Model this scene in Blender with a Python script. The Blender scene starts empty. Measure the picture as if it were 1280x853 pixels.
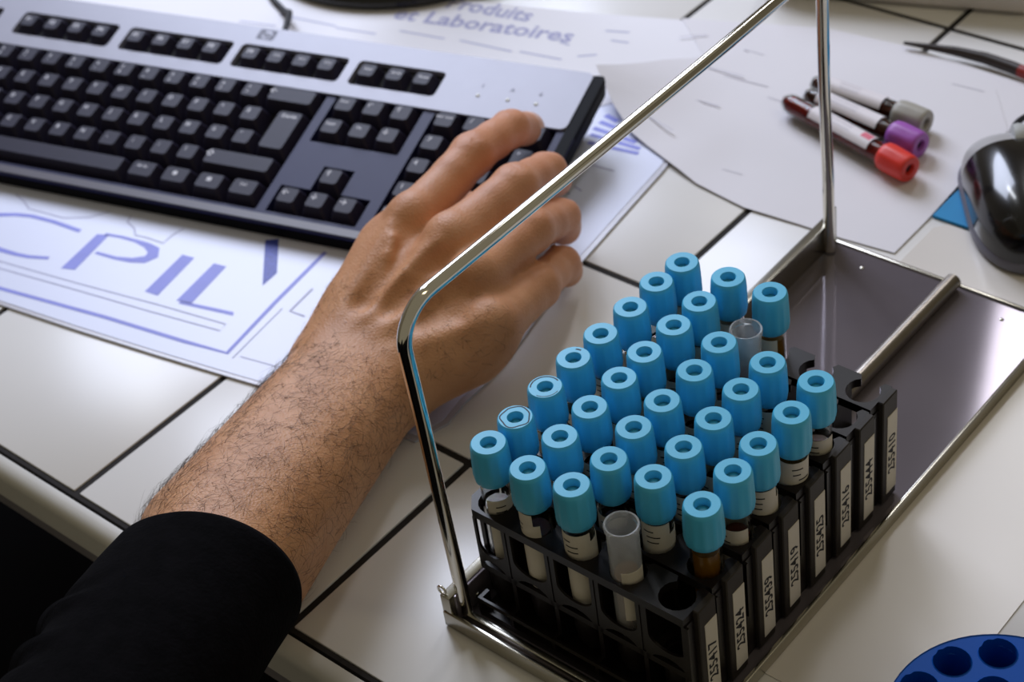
import bpy, bmesh, math, random
import numpy as np
from mathutils import Matrix, Vector, Euler
random.seed(7); np.random.seed(7)
PI = math.pi
S = bpy.context.scene
COL = S.collection

# ------------------------------------------------------------------ camera, light, exposure
cam = bpy.data.cameras.new('camera'); cam_o = bpy.data.objects.new('camera', cam); COL.objects.link(cam_o)
cam.lens = 63.403; cam.sensor_width = 36.0; cam.sensor_fit = 'HORIZONTAL'; cam.clip_start = 0.01; cam.clip_end = 50
cam_o.matrix_world = Matrix(((0.761419, -0.344313, 0.549263, 0.47669), (0.637329, 0.552542, -0.537131, -0.29876),
                             (-0.118549, 0.759043, 0.640156, 0.60347), (0, 0, 0, 1)))
cam.dof.use_dof = True; cam.dof.focus_distance = 0.74; cam.dof.aperture_fstop = 13.0
S.camera = cam_o
S.view_settings.view_transform = 'Standard'; S.view_settings.look = 'None'
S.view_settings.gamma = 1.0; S.view_settings.use_curve_mapping = False
S.view_settings.exposure = 0.12
W = bpy.data.worlds.new('room_light'); S.world = W; W.use_nodes = True
bg = W.node_tree.nodes['Background']; bg.inputs[0].default_value = (1.0, 0.90, 0.66, 1); bg.inputs[1].default_value = 0.175

def area(name, loc, target, sx, sy, power, col):
    l = bpy.data.lights.new(name, 'AREA'); l.shape = 'RECTANGLE'; l.size = sx; l.size_y = sy; l.energy = power; l.color = col
    o = bpy.data.objects.new(name, l); COL.objects.link(o); o.location = loc
    o.rotation_euler = (Vector(target) - Vector(loc)).to_track_quat('-Z', 'Y').to_euler()
    return o
area('window_light', (-1.15, 1.02, 0.98), (0.0, 0.2, 0.0), 0.85, 0.75, 22.0, (0.73, 0.80, 1.0))
area('ceiling_lamp', (-0.55, 1.95, 2.05), (0.0, 0.3, 0.0), 0.22, 1.0, 7, (0.95, 0.95, 1.0))
area('ceiling_lamp', (-1.45, 1.15, 2.05), (0.0, 0.2, 0.0), 0.25, 0.7, 8, (0.88, 0.92, 1.0))
area('ceiling_lamp', (1.10, 0.55, 2.15), (0.1, 0.2, 0.0), 0.25, 1.1, 3, (1.0, 0.86, 0.58))

# ------------------------------------------------------------------ materials
def lin(c):
    f = lambda v: (v / 12.92 if v <= 0.04045 else ((v + 0.055) / 1.055) ** 2.4)
    return tuple(f(x / 255.0) for x in c) + (1.0,)
MATS = {}
def mat(name, rgb, rough=0.5, metal=0.0, spec=0.5, noise=None, bump=None, trans=0.0, ior=1.45, coat=0.0, sss=0.0, alpha=1.0, sheen=0.0):
    """noise=(scale, amount): darker/lighter mottling of the colour; bump=(scale, strength)"""
    m = bpy.data.materials.new(name); m.use_nodes = True; nt = m.node_tree; b = nt.nodes['Principled BSDF']
    c = lin(rgb); b.inputs['Base Color'].default_value = c
    b.inputs['Roughness'].default_value = rough; b.inputs['Metallic'].default_value = metal
    b.inputs['Specular IOR Level'].default_value = spec; b.inputs['IOR'].default_value = ior
    b.inputs['Transmission Weight'].default_value = trans; b.inputs['Coat Weight'].default_value = coat
    b.inputs['Subsurface Weight'].default_value = sss; b.inputs['Alpha'].default_value = alpha
    b.inputs['Sheen Weight'].default_value = sheen
    if sss: b.inputs['Subsurface Radius'].default_value = (0.006, 0.0025, 0.0012); b.inputs['Subsurface Scale'].default_value = 1.0
    tc = nt.nodes.new('ShaderNodeTexCoord')
    if noise:
        n = nt.nodes.new('ShaderNodeTexNoise'); n.inputs['Scale'].default_value = noise[0]; n.inputs['Detail'].default_value = 4
        nt.links.new(tc.outputs['Object'], n.inputs['Vector'])
        r = nt.nodes.new('ShaderNodeMapRange'); r.inputs[1].default_value = 0.3; r.inputs[2].default_value = 0.7
        r.inputs[3].default_value = 1 - noise[1]; r.inputs[4].default_value = 1 + noise[1]
        nt.links.new(n.outputs['Fac'], r.inputs[0])
        mx = nt.nodes.new('ShaderNodeVectorMath'); mx.operation = 'SCALE'; mx.inputs[0].default_value = c[:3]
        nt.links.new(r.outputs[0], mx.inputs['Scale']); nt.links.new(mx.outputs[0], b.inputs['Base Color'])
    if bump:
        n2 = nt.nodes.new('ShaderNodeTexNoise'); n2.inputs['Scale'].default_value = bump[0]; n2.inputs['Detail'].default_value = 3
        nt.links.new(tc.outputs['Object'], n2.inputs['Vector'])
        bp = nt.nodes.new('ShaderNodeBump'); bp.inputs['Strength'].default_value = bump[1]; bp.inputs['Distance'].default_value = 0.0006
        nt.links.new(n2.outputs['Fac'], bp.inputs['Height']); nt.links.new(bp.outputs[0], b.inputs['Normal'])
    MATS[name] = m; return m
M_tile = mat('white_glazed_tile', (224, 222, 220), 0.30, noise=(9, 0.02), bump=(60, 0.02))
M_grout = mat('dark_grout', (34, 30, 29), 0.9, noise=(200, 0.2))
M_trim = mat('painted_edge', (205, 203, 198), 0.35, noise=(30, 0.04))
M_lip = mat('grey_board', (120, 116, 122), 0.6, noise=(40, 0.05))
M_floor = mat('dark_floor', (7, 6, 9), 0.9, spec=0.1, noise=(6, 0.2))
M_chrome = mat('chrome', (226, 222, 212), 0.09, 1.0, noise=(60, 0.03))
M_steel = mat('brushed_steel', (176, 172, 160), 0.24, 1.0, noise=(80, 0.06))
M_steel_d = mat('dark_steel_plate', (124, 117, 126), 0.07, 0.45, noise=(14, 0.06))
M_rod = mat('tarnished_rod', (150, 142, 132), 0.3, 1.0, noise=(60, 0.08))
M_black = mat('black_rack_plastic', (20, 14, 13), 0.34, spec=0.35, noise=(80, 0.15))
M_tab = mat('lit_black_plastic', (50, 45, 41), 0.5, spec=0.3, noise=(90, 0.15))  # rack black made lighter: warm light on the end faces put into the colour
M_cap = mat('light_blue_cap', (78, 190, 232), 0.42, noise=(50, 0.03), sss=0.0)
M_stop = mat('teal_stopper', (52, 150, 172), 0.4, noise=(150, 0.1))
M_mark = mat('dark_marker', (22, 40, 60), 0.6, noise=(300, 0.2))
M_clear = mat('cloudy_clear_plastic', (240, 242, 244), 0.25, trans=0.78, ior=1.15, noise=(30, 0.01))
M_glass = mat('clear_tube', (235, 238, 236), 0.05, trans=1.0, ior=1.12, noise=(30, 0.01))
M_blood = mat('dark_blood', (74, 24, 10), 0.25, noise=(60, 0.2))
M_serum = mat('amber_serum', (140, 92, 24), 0.2, noise=(60, 0.1))
M_label = mat('paper_label', (214, 206, 190), 0.7, noise=(80, 0.04))
M_ink = mat('black_ink', (30, 28, 34), 0.7, noise=(200, 0.1))
M_paper = mat('white_paper', (228, 226, 232), 0.55, noise=(14, 0.015))
M_paper2 = mat('thin_white_paper', (222, 219, 224), 0.6, noise=(14, 0.015), bump=(12, 0.15))
M_sheet = mat('cream_plastic_sheet', (218, 212, 206), 0.22, noise=(10, 0.03))
M_pad = mat('desk_pad_print_paper', (214, 219, 243), 0.35, noise=(12, 0.015))
M_padedge = mat('clear_pad_border', (190, 188, 198), 0.25, noise=(20, 0.03))
M_print = mat('violet_blue_print', (128, 134, 222), 0.5, noise=(80, 0.05))
M_print_l = mat('pale_grey_print', (176, 178, 208), 0.6, noise=(80, 0.05))
M_print_d = mat('deep_blue_print', (62, 74, 172), 0.5, noise=(500, 0.25))
M_print_t = mat('slate_text_print', (160, 160, 198), 0.6, noise=(80, 0.05))
M_print_f = mat('faint_text_print', (198, 195, 204), 0.6, noise=(80, 0.05))
M_silver = mat('silver_panel', (158, 158, 172), 0.42, 0.1, noise=(60, 0.02))
M_case = mat('navy_grey_case', (36, 38, 78), 0.5, spec=0.3, noise=(60, 0.05), bump=(900, 0.05))
M_well = mat('black_key_well', (10, 10, 14), 0.7, noise=(60, 0.1))
M_key = mat('charcoal_key', (36, 33, 54), 0.5, spec=0.3, noise=(120, 0.08), bump=(1500, 0.05))
M_legend = mat('white_legend', (214, 214, 222), 0.6, noise=(100, 0.03))
M_logo = mat('logo_grey', (84, 84, 102), 0.5, noise=(100, 0.03))
M_led = mat('led_window', (228, 230, 226), 0.3, noise=(100, 0.03))
M_mouse = mat('glossy_black_plastic', (10, 8, 9), 0.20, noise=(30, 0.1), coat=0.4)
M_mband = mat('mouse_grey_band', (104, 102, 112), 0.35, noise=(30, 0.05))
M_buttons = mat('grey_button_strip', (172, 170, 170), 0.35, noise=(40, 0.03))
M_rim = mat('black_case_rim', (7, 7, 12), 0.5, spec=0.06, noise=(60, 0.05))
M_wall = mat('cream_wall', (196, 188, 172), 0.8, noise=(4, 0.03))
M_wheel = mat('grey_wheel', (176, 178, 176), 0.5, noise=(60, 0.05))
M_bluepad = mat('blue_pad', (0, 132, 190), 0.6, noise=(60, 0.05))
M_bluerack = mat('blue_rack_plastic', (0, 76, 168), 0.5, spec=0.2, noise=(40, 0.05))
M_red = mat('red_cap', (222, 56, 44), 0.4, noise=(60, 0.05))
M_purple = mat('purple_cap', (160, 88, 178), 0.4, noise=(60, 0.05))
M_grey = mat('grey_cap', (164, 160, 150), 0.45, noise=(60, 0.05))
M_label2 = mat('white_tube_label', (228, 222, 226), 0.5, noise=(60, 0.02))
M_pink = mat('pink_mark', (220, 110, 130), 0.6, noise=(60, 0.05))
M_cable = mat('black_cable', (18, 17, 22), 0.5, noise=(60, 0.1))
M_pen = mat('dark_brown_plastic', (44, 34, 30), 0.4, noise=(60, 0.1))
M_app = mat('grey_appliance', (216, 208, 202), 0.5, noise=(20, 0.04))
M_sleeve = mat('black_knit', (7, 6, 8), 0.95, noise=(120, 0.4), bump=(500, 0.6), spec=0.06)
M_hair = mat('dark_brown_hair', (64, 40, 22), 0.5, noise=(60, 0.2))
M_nail = mat('nail', (222, 176, 156), 0.3, noise=(60, 0.04))

# skin: mottled, redder by the knuckles' own blotches
M_skin = mat('skin', (196, 138, 104), 0.48, sss=0.12, spec=0.35)
nt = M_skin.node_tree; b = nt.nodes['Principled BSDF']; tc = nt.nodes.new('ShaderNodeTexCoord')
n1 = nt.nodes.new('ShaderNodeTexNoise'); n1.inputs['Scale'].default_value = 38; n1.inputs['Detail'].default_value = 6
nt.links.new(tc.outputs['Object'], n1.inputs['Vector'])
rp = nt.nodes.new('ShaderNodeValToRGB'); e = rp.color_ramp.elements
e[0].position = 0.32; e[0].color = lin((186, 132, 90)); e[1].position = 0.70; e[1].color = lin((210, 156, 114))
nt.links.new(n1.outputs['Fac'], rp.inputs['Fac'])
sx = nt.nodes.new('ShaderNodeSeparateXYZ'); nt.links.new(tc.outputs['Object'], sx.inputs[0])     # fingers are pinker than the forearm
mr = nt.nodes.new('ShaderNodeMapRange'); mr.inputs[1].default_value = 0.13; mr.inputs[2].default_value = 0.27; mr.inputs[3].default_value = 0.0; mr.inputs[4].default_value = 0.55
nt.links.new(sx.outputs['Y'], mr.inputs[0])
mc = nt.nodes.new('ShaderNodeMix'); mc.data_type = 'RGBA'; mc.inputs[7].default_value = lin((208, 142, 114))
nt.links.new(mr.outputs[0], mc.inputs[0]); nt.links.new(rp.outputs['Color'], mc.inputs[6]); nt.links.new(mc.outputs[2], b.inputs['Base Color'])
n2 = nt.nodes.new('ShaderNodeTexVoronoi'); n2.inputs['Scale'].default_value = 900; nt.links.new(tc.outputs['Object'], n2.inputs['Vector'])
n3 = nt.nodes.new('ShaderNodeTexNoise'); n3.inputs['Scale'].default_value = 260; n3.inputs['Detail'].default_value = 5
nt.links.new(tc.outputs['Object'], n3.inputs['Vector'])
ad = nt.nodes.new('ShaderNodeMath'); ad.operation = 'ADD'; nt.links.new(n2.outputs['Distance'], ad.inputs[0]); nt.links.new(n3.outputs['Fac'], ad.inputs[1])
bp = nt.nodes.new('ShaderNodeBump'); bp.inputs['Strength'].default_value = 0.45; bp.inputs['Distance'].default_value = 0.0004
nt.links.new(ad.outputs[0], bp.inputs['Height']); nt.links.new(bp.outputs[0], b.inputs['Normal'])

# ------------------------------------------------------------------ helpers
def mesh_obj(name, vs, fs, m, parent=None, smooth=False, loc=None):
    me = bpy.data.meshes.new(name); me.from_pydata([tuple(v) for v in vs], [], [tuple(f) for f in fs])
    if smooth:
        me.polygons.foreach_set('use_smooth', [True] * len(me.polygons))
    me.materials.append(m); me.update()
    o = bpy.data.objects.new(name, me); COL.objects.link(o)
    if parent is not None: o.parent = parent
    if loc is not None: o.location = loc
    return o
def smooth_by_angle(o, deg=35):
    me = o.data; bm = bmesh.new(); bm.from_mesh(me)
    for f in bm.faces: f.smooth = True
    for e in bm.edges: e.smooth = (len(e.link_faces) == 2 and e.calc_face_angle(0) < math.radians(deg))
    bm.to_mesh(me); bm.free(); return o
def fix_normals(o):
    bm = bmesh.new(); bm.from_mesh(o.data); bmesh.ops.recalc_face_normals(bm, faces=bm.faces); bm.to_mesh(o.data); bm.free(); return o
def bevel(o, w, seg=2, deg=30):
    bm = bmesh.new(); bm.from_mesh(o.data)
    es = [e for e in bm.edges if len(e.link_faces) == 2 and e.calc_face_angle(0) > math.radians(deg)]
    bmesh.ops.bevel(bm, geom=es, offset=w, segments=seg, affect='EDGES', profile=0.5, clamp_overlap=True)
    bm.to_mesh(o.data); bm.free(); return smooth_by_angle(o, 40)
def thing(name, label, cat, loc=(0, 0, 0), rot=None, group=None):
    o = bpy.data.objects.new(name, None); COL.objects.link(o); o.location = loc; o.empty_display_size = 0.01
    if rot is not None: o.rotation_euler = rot
    tag(o, label, cat, group); return o
def tag(o, label, cat, group=None):
    o['label'] = label; o['category'] = cat
    if group: o['group'] = group
    return o
class MB:
    def __init__(s): s.v = []; s.f = []
    def add(s, vs, fs):
        n = len(s.v); s.v += [tuple(v) for v in vs]; s.f += [tuple(i + n for i in f) for f in fs]; return s
    def box(s, x0, x1, y0, y1, z0, z1):
        return s.add([(x0,y0,z0),(x1,y0,z0),(x1,y1,z0),(x0,y1,z0),(x0,y0,z1),(x1,y0,z1),(x1,y1,z1),(x0,y1,z1)],
                     [(0,3,2,1),(4,5,6,7),(0,1,5,4),(1,2,6,5),(2,3,7,6),(3,0,4,7)])
    def prism(s, poly, z0, z1):
        n = len(poly)
        return s.add([(x,y,z0) for x,y in poly] + [(x,y,z1) for x,y in poly],
                     [tuple(range(n))[::-1], tuple(range(n, 2*n))] + [(i,(i+1)%n,n+(i+1)%n,n+i) for i in range(n)])
    def lathe(s, prof, n=24, loc=(0,0,0), mod=None, caps=True):
        vs = []; fs = []
        for k,(r,z) in enumerate(prof):
            for i in range(n):
                a = 2*PI*i/n; rr = r*(mod(i,k) if mod else 1)
                vs.append((loc[0]+rr*math.cos(a), loc[1]+rr*math.sin(a), loc[2]+z))
        for k in range(len(prof)-1):
            for i in range(n):
                j=(i+1)%n; fs.append((k*n+i,k*n+j,(k+1)*n+j,(k+1)*n+i))
        if caps:
            fs.append(tuple(range(n))[::-1]); fs.append(tuple((len(prof)-1)*n+i for i in range(n)))
        return s.add(vs, fs)
    def tube(s, path, r, n=12, caps=True):
        P=[Vector(p) for p in path]; rs = r if isinstance(r,(list,tuple)) else [r]*len(P)
        t=(P[1]-P[0]).normalized(); u=t.orthogonal().normalized(); vs=[]; fs=[]
        for k,p in enumerate(P):
            tt = (P[min(k+1,len(P)-1)]-P[max(k-1,0)]).normalized()
            u=(u-tt*u.dot(tt)).normalized(); w=tt.cross(u)
            for i in range(n):
                a=2*PI*i/n; vs.append(p+(u*math.cos(a)+w*math.sin(a))*rs[k])
        for k in range(len(P)-1):
            for i in range(n):
                j=(i+1)%n; fs.append((k*n+i,k*n+j,(k+1)*n+j,(k+1)*n+i))
        if caps: fs.append(tuple(range(n))[::-1]); fs.append(tuple((len(P)-1)*n+i for i in range(n)))
        return s.add(vs,fs)
    def stroke(s, pts, w, z, closed=False):
        """flat printed line of width w (or list) along xy points"""
        P=[Vector((p[0],p[1])) for p in pts]; n=len(P); vs=[]
        ws = w if isinstance(w,(list,tuple)) else [w]*n
        for i,p in enumerate(P):
            a=P[max(i-1,0)]; c=P[min(i+1,n-1)]
            if closed: a=P[i-1]; c=P[(i+1)%n]
            d=(c-a).normalized(); q=Vector((-d.y,d.x))*ws[i]/2; vs+= [(p.x+q.x,p.y+q.y,z),(p.x-q.x,p.y-q.y,z)]
        m = n if closed else n-1
        return s.add(vs,[(2*i,2*i+1,2*((i+1)%n)+1,2*((i+1)%n)) for i in range(m)])
    def build(s, name, m, parent=None, smooth=None, loc=None):
        o = mesh_obj(name, s.v, s.f, m, parent, loc=loc)
        if smooth is not None: smooth_by_angle(o, smooth)
        return o
def plate_with_holes(outer, holes, z0, z1):
    """prism over a polygon with polygonal holes; returns verts, faces"""
    bm = bmesh.new(); loops = []
    for lp in [outer]+holes:
        vs=[bm.verts.new((x,y,z1)) for x,y in lp]; loops.append(vs)
        for i in range(len(vs)): bm.edges.new((vs[i],vs[(i+1)%len(vs)]))
    bmesh.ops.triangle_fill(bm, use_beauty=True, use_dissolve=False, edges=bm.edges[:])
    bm.verts.index_update()
    vs=[tuple(v.co) for v in bm.verts]; n=len(vs); fs=[tuple(v.index for v in f.verts) for f in bm.faces]
    up=[]
    for f in fs:
        a,b_,c=[Vector(vs[i]) for i in f[:3]]
        up.append(f if (b_-a).cross(c-a).z>0 else f[::-1])
    out=up+[tuple(i+n for i in f[::-1]) for f in up]; k=0
    for li,lp in enumerate([outer]+holes):
        m=len(lp); ar=sum(lp[i][0]*lp[(i+1)%m][1]-lp[(i+1)%m][0]*lp[i][1] for i in range(m))
        for i in range(m):
            a=k+i; b2=k+(i+1)%m; q=(a,a+n,b2+n,b2)
            if (ar>0)!=(li>0): q=q[::-1]
            out.append(q)
        k+=m
    bm.free()
    return vs+[(x,y,z0) for x,y,_ in vs], out
def circle(cx,cy,r,n=24,ph=0): return [(cx+r*math.cos(ph+2*PI*i/n), cy+r*math.sin(ph+2*PI*i/n)) for i in range(n)]
def rrect(x0,x1,y0,y1,r,n=3):
    out=[]
    for cx,cy,a0 in ((x1-r,y1-r,0),(x0+r,y1-r,PI/2),(x0+r,y0+r,PI),(x1-r,y0+r,1.5*PI)):
        for i in range(n+1): a=a0+PI/2*i/n; out.append((cx+r*math.cos(a),cy+r*math.sin(a)))
    return out
TXT = {}
def make_texts(words):
    tmp=[]
    for w in words:
        c=bpy.data.curves.new('t','FONT'); c.body=w; c.size=1; c.align_x='CENTER'; c.align_y='CENTER'; c.resolution_u=2; c.offset=0.022
        o=bpy.data.objects.new('t',c); COL.objects.link(o); tmp.append((w,o,c))
    dg=bpy.context.evaluated_depsgraph_get(); dg.update()
    for w,o,c in tmp:
        me=bpy.data.meshes.new_from_object(o.evaluated_get(dg))
        TXT[w]=([tuple(v.co) for v in me.vertices],[tuple(p.vertices) for p in me.polygons]); bpy.data.meshes.remove(me)
    for w,o,c in tmp: bpy.data.objects.remove(o); bpy.data.curves.remove(c)
def text_mb(mb, w, M, size):
    vs,fs=TXT[w]; return mb.add([M @ Vector((x*size,y*size,0)) for x,y,z in vs], fs)

# measured outlines of the flat print and papers (metres on the worktop)
BAKED = {
 'p_stem': [(-0.31246,0.1497),(-0.30549,0.15298),(-0.29675,0.11976),(-0.30527,0.1163)],
 'p_bowl': [(-0.30822,0.15223),(-0.29774,0.15556),(-0.28613,0.15783),(-0.27741,0.15842),(-0.27043,0.15741),(-0.26665,0.15308),(-0.26805,0.14824),(-0.2745,0.14377),(-0.28432,0.14012),(-0.29889,0.13737)],
 'i_stem': [(-0.25191,0.16341),(-0.24353,0.16506),(-0.23562,0.12985),(-0.24492,0.12852)],
 'l_stem': [(-0.22952,0.1676),(-0.22103,0.16937),(-0.21328,0.13521),(-0.22272,0.13263)],
 'l_foot': [(-0.22019,0.13392),(-0.18681,0.14299),(-0.18487,0.14077),(-0.21972,0.13152)],
 'c_up': [(-0.39588,0.10945),(-0.39273,0.11896),(-0.38185,0.13065),(-0.37325,0.13606),(-0.36313,0.14023),(-0.34713,0.14367),(-0.32418,0.14625)],
 'c_low': [(-0.38796,0.10359),(-0.36903,0.10509),(-0.35258,0.10821),(-0.34044,0.11056),(-0.33129,0.11318),(-0.31959,0.1188)],
 'border': [(-0.38374,0.07361),(-0.32194,0.08472),(-0.24701,0.10079),(-0.19224,0.11075),(-0.16417,0.11687),(-0.17289,0.1619),(-0.18062,0.20926)],
 'inner1': [(-0.38371,0.09271),(-0.34323,0.10104),(-0.28448,0.11263),(-0.22947,0.12444),(-0.18288,0.13336),(-0.18149,0.12774),(-0.23058,0.1176),(-0.27925,0.10833),(-0.33757,0.0967),(-0.37752,0.08818)],
 'rule1': [(-0.15849,0.11541),(-0.16196,0.13729),(-0.16554,0.1598)],
 'rule2': [(-0.1559,0.11878),(-0.1319,0.12392)],
 'hatch': [(-0.21944,0.19874),(-0.21333,0.20385),(-0.19105,0.18063),(-0.1899,0.16817)],
 'gear1': [(-0.39076,0.14966),(-0.38056,0.14783),(-0.37083,0.14427),(-0.3587,0.14684),(-0.34416,0.14938),(-0.33016,0.15831),(-0.32354,0.16923)],
 'gear2': [(-0.30892,0.17336),(-0.30588,0.16764),(-0.29693,0.16551),(-0.29144,0.1614),(-0.28315,0.16343),(-0.27021,0.16478),(-0.27163,0.1718),(-0.27059,0.18125)],
 'tri': [(-0.16329,0.18119),(-0.16008,0.16053),(-0.14988,0.16159)],
 'text_lab': [(-0.30615,0.42393),(-0.19789,0.45327)],
 'text_prod': [(-0.28357,0.45132),(-0.2387,0.4604)],
 'fine0': [(-0.39864,0.38587),(-0.35255,0.39414)],
 'fine1': [(-0.41785,0.36592),(-0.39017,0.37376)],
 'fine2': [(-0.30881,0.41089),(-0.27488,0.41792)],
 'fine3': [(-0.26449,0.42133),(-0.2249,0.4274)],
 'fine4': [(-0.22027,0.42994),(-0.19029,0.43552)],
 'fine5': [(-0.35106,0.39261),(-0.32058,0.39988)],
 'fine6': [(-0.18696,0.47709),(-0.17195,0.483)],
 'fine7': [(-0.17648,0.4694),(-0.16469,0.47254)],
 'fine8': [(-0.18362,0.44354),(-0.17394,0.45105)],
 'fine9': [(-0.20466,0.45178),(-0.19667,0.45172)],
 'blue0': [(-0.12684,0.39925),(-0.11623,0.39734)],
 'blue1': [(-0.12555,0.39203),(-0.1035,0.39089)],
 'blue2': [(-0.12468,0.38464),(-0.09326,0.38519)],
 'blue3': [(-0.12215,0.37826),(-0.0872,0.38105)],
 'blue4': [(-0.11818,0.37086),(-0.08505,0.37661)],
 'grey0': [(-0.10435,0.35321),(-0.08644,0.35526)],
 'grey1': [(-0.09731,0.33148),(-0.09076,0.32989)],
 'grey2': [(-0.10008,0.32531),(-0.09482,0.32389)],
 's2_0': [(-0.10164,0.40668),(-0.07743,0.40106)],
 's2_1': [(-0.03434,0.38935),(-0.02134,0.39054)],
 's2_2': [(-0.0884,0.46871),(-0.05796,0.47136)],
 's2_3': [(-0.11041,0.47007),(-0.07617,0.47243)],
 's2_4': [(-0.05159,0.46184),(-0.02889,0.46177)],
 's2_5': [(-0.09493,0.4999),(-0.08036,0.50044)],
 's2_6': [(-0.13868,0.49225),(-0.12468,0.50319)],
 's2_7': [(0.03489,0.52738),(0.05511,0.52882)],
 's2_8': [(-0.08682,0.43696),(-0.07021,0.43837)],
 'pad_front': [(-0.31009,0.07552),(-0.25148,0.08517),(-0.19629,0.09523),(-0.15161,0.10398),(-0.12987,0.10844)],
 'pad_right': [(-0.02385,0.12604),(-0.02667,0.14063),(-0.02964,0.15688),(-0.02983,0.1746),(-0.03179,0.19158),(-0.03669,0.21243),(-0.04264,0.2357),(-0.04644,0.25476),(-0.04965,0.27555),(-0.05642,0.3249),(-0.06271,0.37143)],
 'sheet2': [(-0.14852,0.41993),(-0.12242,0.40214),(-0.09912,0.38894),(-0.06969,0.37932),(-0.03892,0.36973),(-0.00254,0.3646),(0.03242,0.36737),(0.05702,0.36869),(0.0885,0.37206),(0.08641,0.41049),(0.0883,0.44606)],
 'pen': [(-0.00911,0.54503),(0.00612,0.5492),(0.02581,0.55278),(0.04688,0.55317),(0.06353,0.55133),(0.07392,0.55115)],
 'cable': [(-0.41921,0.38419),(-0.40237,0.38104),(-0.38729,0.3748),(-0.37192,0.36433)],
}
make_texts(list("AZERTYUIOPQSDFGHJKLMWXCVBN0123456789&é\"'(-_çà)=^$ù*<,;:!+/.") +
           ['è','F1','F2','F3','F4','F5','F6','F7','F8','F9','F10','F11','F12','Ech','Tab','Verr','Maj','Ctrl','Alt','Alt Gr','Inser','Suppr','Fin','Entrée','hp',
            'Impr','Arrêt','Pause','Verr num','←','↑','↓','→','Pg Pr','Pg Sv','↖','⇧','Produits','et Laboratoires',
            '255417','255424','255439','255419','255425','255416','255444','255410','ø','A','1','9'])

# ------------------------------------------------------------------ setting
fl = MB().box(-3, 3, -3, 3, -0.80, -0.75).build('floor', M_floor); fl['kind'] = 'structure'
wb = MB().box(-2.0, 3, 2.70, 2.80, -0.75, 2.4).build('wall_back', M_wall); wb['kind'] = 'structure'
wl = MB().box(-2.1, -2.0, -3, 2.80, -0.75, 2.4).build('wall_left', M_wall); wl['kind'] = 'structure'
top = thing('tiled_worktop', 'white tiled laboratory worktop with dark grout lines and a pale rounded front edge', 'worktop', (0, 0, 0))
XP = 0.153; YR = [0.0, 0.1263, 0.2799, 0.4329, 0.5859, 0.7389, 0.8919]
MB().box(-1.08, 1.08, 0.0, 0.90, -0.030, -0.0009).build('grout_bed', M_grout, top)
cache = {}
for j in range(6):
    d = YR[j+1] - YR[j]; g = 0.0020 if j else 0.0026
    key = round(d, 4) if j else 'front'
    for i in range(-6, 6):
        if key not in cache:
            o = MB().box(0.0020, XP-0.0020, g, d-0.0020, -0.009, 0).build('tile', M_tile, top); bevel(o, 0.0007, 2); cache[key] = o.data
        else:
            o = bpy.data.objects.new('tile', cache[key]); COL.objects.link(o); o.parent = top
        o.location = (i*XP, YR[j], 0)
prof = [(-0.002, -0.0205), (-0.002, -0.0002)] + [(-0.0045-0.0065*math.sin(a), -0.0067+0.0065*math.cos(a)) for a in [PI/2*k/5 for k in range(6)]] + [(-0.011, -0.0205)]
vs = [(x, y, z) for x in (-1.08, 1.08) for y, z in prof]; n = len(prof)
o = mesh_obj('edge_trim', vs, [(i, (i+1) % n, n+(i+1) % n, n+i) for i in range(n)] + [tuple(range(n))[::-1], tuple(range(n, 2*n))], M_trim, top); fix_normals(o); smooth_by_angle(o, 30)
MB().box(-1.08, 1.08, -0.0072, -0.0016, -0.036, -0.0205).build('edge_board', M_lip, top)

# ------------------------------------------------------------------ papers on the worktop
def lerp(a, b, t): return (a[0]+(b[0]-a[0])*t, a[1]+(b[1]-a[1])*t)
pad_poly = [(-0.70, -0.006 if 0 else 0.003)] + BAKED['pad_front'] + [(-0.10, 0.1125), (-0.06, 0.1190), (-0.032, 0.1215)] + BAKED['pad_right'][1:] + [(-0.085, 0.47), (-0.098, 0.52), (-0.70, 0.30)]
pad = thing('desk_pad', 'large pale blue-white desk pad with violet lettering under the keyboard', 'desk pad', (0, 0, 0))
MB().prism(pad_poly, 0.0002, 0.0014).build('plastic_border', M_padedge, pad)
inner = [(-0.698, 0.006)] + [(x+0.0004, y+0.0026) for x, y in BAKED['pad_front']] + [(-0.10, 0.1152), (-0.06, 0.1216), (-0.0345, 0.125)] + [(x-0.0034, y) for x, y in BAKED['pad_right'][1:]] + [(-0.089, 0.468), (-0.101, 0.517), (-0.698, 0.297)]
MB().prism(inner, 0.0014, 0.0017).build('printed_sheet', M_pad, pad)
zt = 0.00182
for nm in ('p_stem', 'i_stem', 'l_stem', 'l_foot'):
    MB().add([(x, y, zt) for x, y in BAKED[nm]], [(0, 1, 2, 3)][::-1]).build('printed_letter', M_print, pad)
MB().stroke(BAKED['p_bowl'], [0.0022, 0.0022, 0.0026, 0.0045, 0.0072, 0.0080, 0.0066, 0.0042, 0.0026, 0.0022], zt).build('printed_letter', M_print, pad)
cu, cl = BAKED['c_up'], BAKED['c_low']; cm = lerp(cu[0], cl[0], 0.5)
MB().stroke(cu[::-1] + [(cm[0]-0.0045, cm[1]+0.002)] + cl, [0.0030, 0.0030, 0.0030, 0.0032, 0.0036, 0.0060, 0.0085, 0.0095, 0.0085, 0.0060, 0.0036, 0.0030, 0.0028, 0.0026], zt).build('printed_letter', M_print, pad)
MB().stroke(BAKED['border'], 0.0026, zt).build('printed_border', M_print, pad)
for nm, wd_ in (('inner1', 0.0009), ('rule1', 0.0007), ('rule2', 0.0006), ('gear1', 0.0010), ('gear2', 0.0010), ('tri', 0.0014)):
    MB().stroke(BAKED[nm], wd_, zt).build('printed_line', M_print_l, pad)
MB().add([(x, y, zt) for x, y in BAKED['hatch']], [(0, 1, 2, 3)]).build('printed_wedge', M_print_d, pad)
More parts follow.
